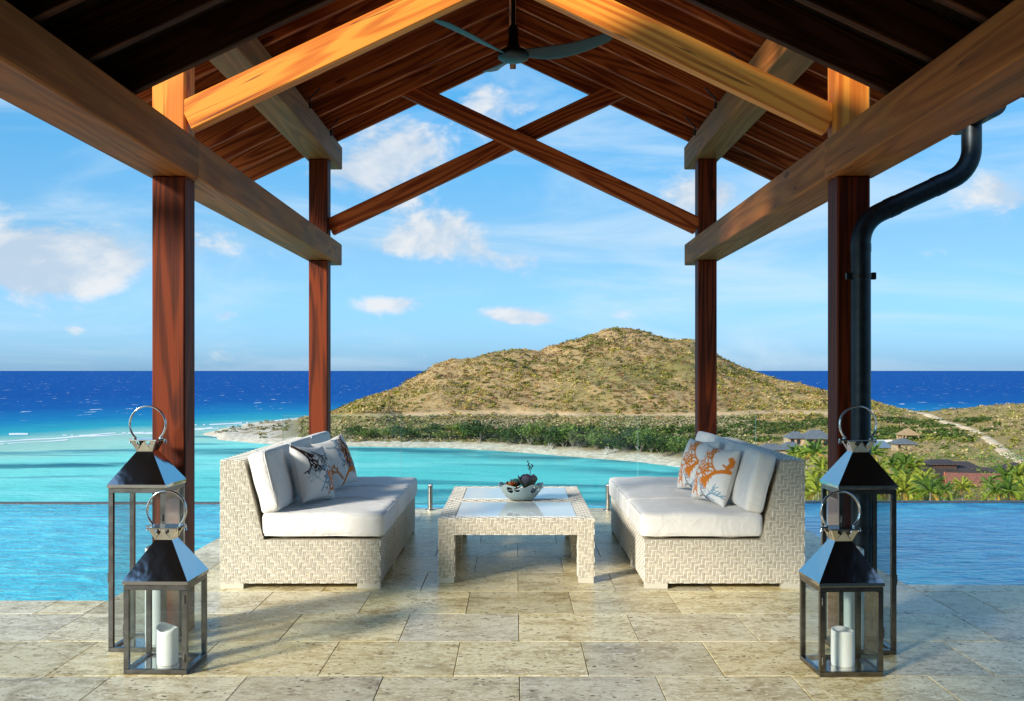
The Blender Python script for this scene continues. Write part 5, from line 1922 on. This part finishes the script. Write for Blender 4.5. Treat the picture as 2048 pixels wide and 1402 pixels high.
# thatched pavilion on the white wall
p, s = site(1815, 884)
t = empty('thatched_pavilion', p, 0, 'open square pavilion with a tan thatched roof above the small stone house', 'pavilion')
X = lambda u: (u - 1815) * s
Zp = lambda y: (884 - y) * s
w_ = X(1834)
m = MB(); hip(m, X(1797), X(1834), -3.2, 3.2, Zp(868.5), Zp(856.5) - Zp(868.5), 0.06); m.build('roof', M_thatch, t)
for (x, y) in ((X(1800), -2.7), (X(1831), -2.7), (X(1800), 2.7), (X(1831), 2.7), (X(1806), -2.7)):
    wall_box(t, x - 0.16, x + 0.16, y - 0.16, y + 0.16, -0.4, Zp(868.5) - 0.222, M_stone, 'post')
wall_box(t, X(1801), X(1830), 1.6, 1.9, -0.4, Zp(870.5), M_thatch, 'back_wall')
wall_box(t, X(1796), X(1836), -3.6, 3.4, -1.2, 0.25, M_white, 'terrace_base')
# small stone house
p, s = site(1813, 898)
t = empty('stone_house', p, 0, 'small stone house with a blue grey hip roof in front of the thatched pavilion', 'house')
X = lambda u: (u - 1813) * s
Zp = lambda y: (898 - y) * s
wall_box(t, X(1795), X(1831), 0.4, 5.0, -1.0, Zp(887), M_stone)
roof_part(t, X(1790), X(1835), -0.4, 5.8, Zp(887), Zp(877.5) - Zp(887), 0.12, mat=M_slate)
window(t, X(1797), X(1803), Zp(897), Zp(888.5), 0.4)
# flat roofed outbuilding and the wall behind it
p, s = site(1765, 900)
t = empty('outbuilding', p, 0, 'low outbuilding with a flat blue metal roof beside the small stone house', 'outbuilding')
X = lambda u: (u - 1765) * s
Zp = lambda y: (900 - y) * s
wall_box(t, X(1738), X(1781), 0.3, 4, -1, Zp(895.5), M_stone)
m = MB(); m.add([(X(1736), -0.6, Zp(895.5)), (X(1785), -0.6, Zp(895.5)), (X(1779), 4.6, Zp(884)), (X(1738), 4.6, Zp(884)),
                 (X(1736), -0.6, Zp(894.5)), (X(1785), -0.6, Zp(894.5)), (X(1779), 4.6, Zp(883)), (X(1738), 4.6, Zp(883))],
                [(3, 2, 1, 0), (4, 5, 6, 7), (0, 1, 5, 4), (1, 2, 6, 5), (2, 3, 7, 6), (3, 0, 4, 7)]); m.build('roof', M_blueroof, t)
p, s = site(1770, 889)
t = wall_box(None, -36 * s, 33 * s, 0, 0.5, -1.5, 8 * s, M_white, 'retaining_wall'); t.location = p + Vector((0, 3, 0))
tag(t, 'pale retaining wall running towards the thatched pavilion', 'wall')

# the buildings among the palms
def place(u, y, D):
    """point on the ground under (u, y) at distance D: base, metres per pixel and the local height of a photo row"""
    b = world(u, D)
    s = D / F
    return b, s, (lambda yy: EYE - (yy - HY) * s - b.z), (lambda uu: (uu - u) * s)
p, s, Zp, X = place(1910, 944, 214)
t = empty('large_house', p, 0, 'large dark brown roofed house with a strip of clerestory windows', 'house')
roof_part(t, X(1846), X(1975), -5.0, 8.0, Zp(946), Zp(924) - Zp(946), 0.5, mat=M_brownroof)
wall_box(t, X(1854), X(1967), -4.0, 7.0, -0.5, Zp(946) - 0.3, M_stone)
wall_box(t, X(1857), X(1905), -2.2, 2.6, Zp(940), Zp(925.5), M_brownroof, 'clerestory')
for k in range(6):
    window(t, X(1858 + 7.8 * k), X(1864.8 + 7.8 * k), Zp(931.5), Zp(926.3), -2.2)
roof_part(t, X(1848), X(1912), -3.0, 3.6, Zp(925.3), Zp(918.5) - Zp(925.3), 0.55, mat=M_brownroof)
roof_part(t, X(1938), X(1978), -6.5, 0.5, Zp(946), Zp(931.5) - Zp(946), 0.3, mat=M_brownroof)
p, s, Zp, X = place(2028, 944, 205)
t = empty('square_house', p, 0, 'square house with a dark pyramid roof right of the large house', 'house')
roof_part(t, X(1984), X(2075), -4.5, 5, Zp(943), Zp(925) - Zp(943), 0.08, mat=M_brownroof)
wall_box(t, X(1992), X(2068), -3.6, 4.2, -0.5, Zp(943) - 0.3, M_stone)
p, s, Zp, X = place(1940, 970, 186)
t = empty('red_roof_house', p, R(-16), 'long house with a red brown gable roof among the palms', 'house')
m = MB()
xa, xb = X(1893), X(2000)
yw, zr, ze = 2.6, Zp(946), Zp(969)
vs = [(xa, -yw, ze), (xb, -yw, ze), (xb, yw, ze), (xa, yw, ze), (xa, 0, zr), (xb, 0, zr)]
m.add(vs, [(0, 1, 5, 4), (2, 3, 4, 5)])
m.add([(x, y, z - 0.18) for (x, y, z) in vs], [(4, 5, 1, 0), (5, 4, 3, 2)])
m.build('roof', M_redroof, t)
m = MB(); m.tube([(xa - 0.02, -yw - 0.1, ze - 0.1), (xa - 0.02, 0, zr)], 0.16, 4); m.tube([(xa - 0.02, yw + 0.1, ze - 0.1), (xa - 0.02, 0, zr)], 0.16, 4); m.tube([(xa - 0.02, -yw * 0.55, ze + (zr - ze) * 0.42), (xa - 0.02, yw * 0.55, ze + (zr - ze) * 0.42)], 0.12, 4)
m.build('gable_frame', M_redtimber, t)
wall_box(t, xa + 0.8, xb - 0.8, -yw + 0.5, yw - 0.5, -0.5, ze - 0.2, M_redtimber)
m = MB(); m.add([(xa + 0.7, -yw, ze), (xa + 0.7, yw, ze), (xa + 0.7, 0, zr - 0.1)], [(0, 1, 2)]); m.build('gable_wall', M_redtimber, t)

# ------------------------------------------------------------------ palms and garden below the pool
def frond_mesh(name, L, droop, pal, seed):
    rng = np.random.default_rng(seed)
    V, Fc, C = [], [], []
    n = 22
    pts_ = []
    x = z = 0.0
    a = 0.0
    for i in range(n + 1):
        pts_.append((x, z))
        a = -droop * (i / n) ** 1.3
        x += L / n * math.cos(a); z += L / n * math.sin(a)
    pal = np.array(pal)
    base_c = pal[rng.integers(0, len(pal))]
    for i in range(n):
        (x0, z0), (x1, z1) = pts_[i], pts_[i + 1]
        w = 0.030 * L * (1 - 0.8 * i / n)
        b = len(V)
        V += [(x0, -w / 2, z0), (x0, w / 2, z0), (x1, w / 2, z1), (x1, -w / 2, z1)]
        Fc.append((b, b + 1, b + 2, b + 3)); C += [base_c * 1.25] * 4
        if i < 2: continue
        ll = L * 0.36 * math.sin(math.pi * min(1, (i + 1.5) / (n + 1.5))) ** 0.6
        for s in (-1, 1):
            for h_ in (0.0, 0.5):
                xm, zm = x0 + (x1 - x0) * h_, z0 + (z1 - z0) * h_
                fw = 0.55 + rng.uniform(-0.1, 0.15)
                tx, ty, tz = xm + ll * fw * 0.75, s * ll * 0.62, zm - ll * (0.40 + rng.uniform(0, 0.45))
                lw = 0.021 * L
                c = base_c * (0.6 + 0.7 * rng.random())
                b = len(V)
                V += [(xm - lw / 2, 0, zm), (xm + lw / 2, 0, zm), ((xm + tx) / 2 + lw / 2, ty / 2, (zm + tz) / 2 + ll * 0.08), (tx, ty, tz)]
                Fc.append((b, b + 1, b + 2, b + 3)); C += [c] * 4
    return np_mesh(name, V, Fc, M_leaf, col=np.array(C))


P_GREEN = [(0.12, 0.20, 0.02), (0.18, 0.25, 0.025), (0.08, 0.15, 0.02)]
P_YEL = [(0.33, 0.34, 0.035), (0.25, 0.29, 0.03), (0.40, 0.33, 0.045)]
P_OLD = [(0.46, 0.30, 0.06), (0.40, 0.30, 0.06)]
FR = {}
for k, pal in enumerate((P_GREEN, P_YEL)):
    FR[k] = [frond_mesh('frond', 1.0, d, pal, 100 + 10 * k + i) for i, d in enumerate((0.9, 1.4, 1.9))]
FR_old = frond_mesh('frond', 0.95, 2.0, P_OLD, 77)
tm = MB()
for i in range(9):
    tm.lathe([(0.055 - 0.002 * i, i / 9), (0.046 - 0.002 * i, (i + 1) / 9 - 0.005)], 7, 0.02 * math.sin(i * 0.5), 0.0, cap=(i in (0, 8)))
trunk_me = tm.mesh('trunk', M_bark)


def palm(u, y, D, size, kind, label, seed, group, n=15):
    rr = random.Random(seed)
    b = world(u, D)
    top_z = EYE - (y - HY) / F * D
    th = max(1.2, top_z - b.z)
    t = empty('palm_tree', b, rr.uniform(0, 6.28), label, 'palm tree', group)
    link('trunk', trunk_me, t, Matrix.Diagonal((3.2, 3.2, th, 1)))
    for k in range(n):
        f = k / n
        el_ = R(78 - 95 * f + rr.uniform(-8, 8))
        a = k * 2.39996 + rr.uniform(-0.2, 0.2)
        me_ = FR_old if f > 0.86 else FR[kind][min(2, int(f * 3))]
        s_ = size * rr.uniform(0.85, 1.1)
        M = Matrix.Translation((0, 0, th)) @ Matrix.Rotation(a, 4, 'Z') @ Matrix.Rotation(-el_, 4, 'Y') @ Matrix.Rotation(rr.uniform(-0.4, 0.4), 4, 'X') @ Matrix.Diagonal((s_, s_, s_, 1))
        link('frond', me_, t, M)
    return t


rp_ = random.Random(31)
palms = []
special = [(1925, 975, 142, 1.9, 1, 'round yellow green palm in front of the red roof, close to the pool edge'),
           (1888, 981, 140, 1.7, 0, 'dense green palm below the red gable, left of the round yellow palm'),
           (1992, 983, 140, 1.7, 0, 'grey green palm right of the round yellow palm at the pool edge'),
           (1632, 905, 190, 3.2, 0, 'feathery palm behind the right sofa, beside the post'),
           (1978, 968, 160, 1.8, 0, 'tall dark green palm standing against the red roof')]
for k, (u, y, D, s, kd, lab) in enumerate(special):
    palm(u, y, D, s, kd, lab, 200 + k, 'palms below the pool', 22 if k < 3 else 16)
rows_p = [(146, 972, 988, [1612, 1640, 1668, 1756, 1782, 1806, 1830, 1856, 2022, 2050, 2075]), (166, 948, 966, [1625, 1655, 1770, 1798, 1822, 1846, 2014, 2040, 2066]),
          (190, 918, 940, [1600, 1648, 1760, 1785, 1808, 1830]), (205, 905, 915, [1590, 1618, 1745])]
kk_ = 0
for (D, ya, yb, us) in rows_p:
    for u in us:
        kd = 1 if rp_.random() < 0.45 else 0
        palm(u + rp_.uniform(-6, 6), rp_.uniform(ya, yb), D + rp_.uniform(-8, 8), rp_.uniform(2.3, 3.1), kd,
             ('yellow green palm ' if kd else 'green palm ') + ('close to the pool edge' if D < 156 else 'in the middle row below the pool' if D < 178 else 'in the back row below the pool') + ', '
             + ('between right sofa and post' if u < 1690 else 'behind the tall right lantern' if u < 1800 else 'left of the dark roofed house' if u < 1900 else 'at the right garden end'), 300 + kk_,
             'palms below the pool', 18)
        kk_ += 1


def garden(name, n, u0, u1, d0, d1, size, pal, seed, label, hmax):
    rng = np.random.default_rng(seed)
    u = u0 + (u1 - u0) * rng.random(n); D = d0 + (d1 - d0) * rng.random(n)
    h = height(u, D) + SEA_Z
    x = (u - CX) / F * D
    k = fbm(x / 5.0, D / 7.0, seed, 3)
    keep_ = (k > 0.40) & (h > SEA_Z + 5)
    x, D, h, k = x[keep_], D[keep_], h[keep_], k[keep_]
    z = h + rng.random(len(x)) ** 0.7 * hmax * np.clip((k - 0.40) * 5, 0.15, 1)
    c = np.stack([x, D, z], -1)
    v, f = leaf_quads(c, size * (0.6 + 0.8 * rng.random(len(x))), rng, 0.8, 0.6)
    pal = np.array(pal)
    cc = pal[rng.integers(0, len(pal), len(x))] * (0.7 + 0.6 * rng.random((len(x), 1)))
    o = link(name, np_mesh(name, v, f, M_leaf, col=np.repeat(cc, 4, 0)))
    return tag(o, label, 'shrubbery', kind='stuff')


garden('garden_shrubs', 60000, 1440, 2260, 95, 175, 0.24, [(0.17, 0.25, 0.025), (0.28, 0.31, 0.03), (0.36, 0.36, 0.04), (0.11, 0.18, 0.02), (0.20, 0.26, 0.025)], 501, 'dense yellow green shrubs between the palms below the pool', 2.3)
garden('hedge_shrubs', 15000, 1480, 2260, 185, 245, 0.26, [(0.09, 0.16, 0.022), (0.12, 0.20, 0.028), (0.17, 0.23, 0.03)], 502, 'dark green leafy shrubs around the brown roofed houses', 2.4)
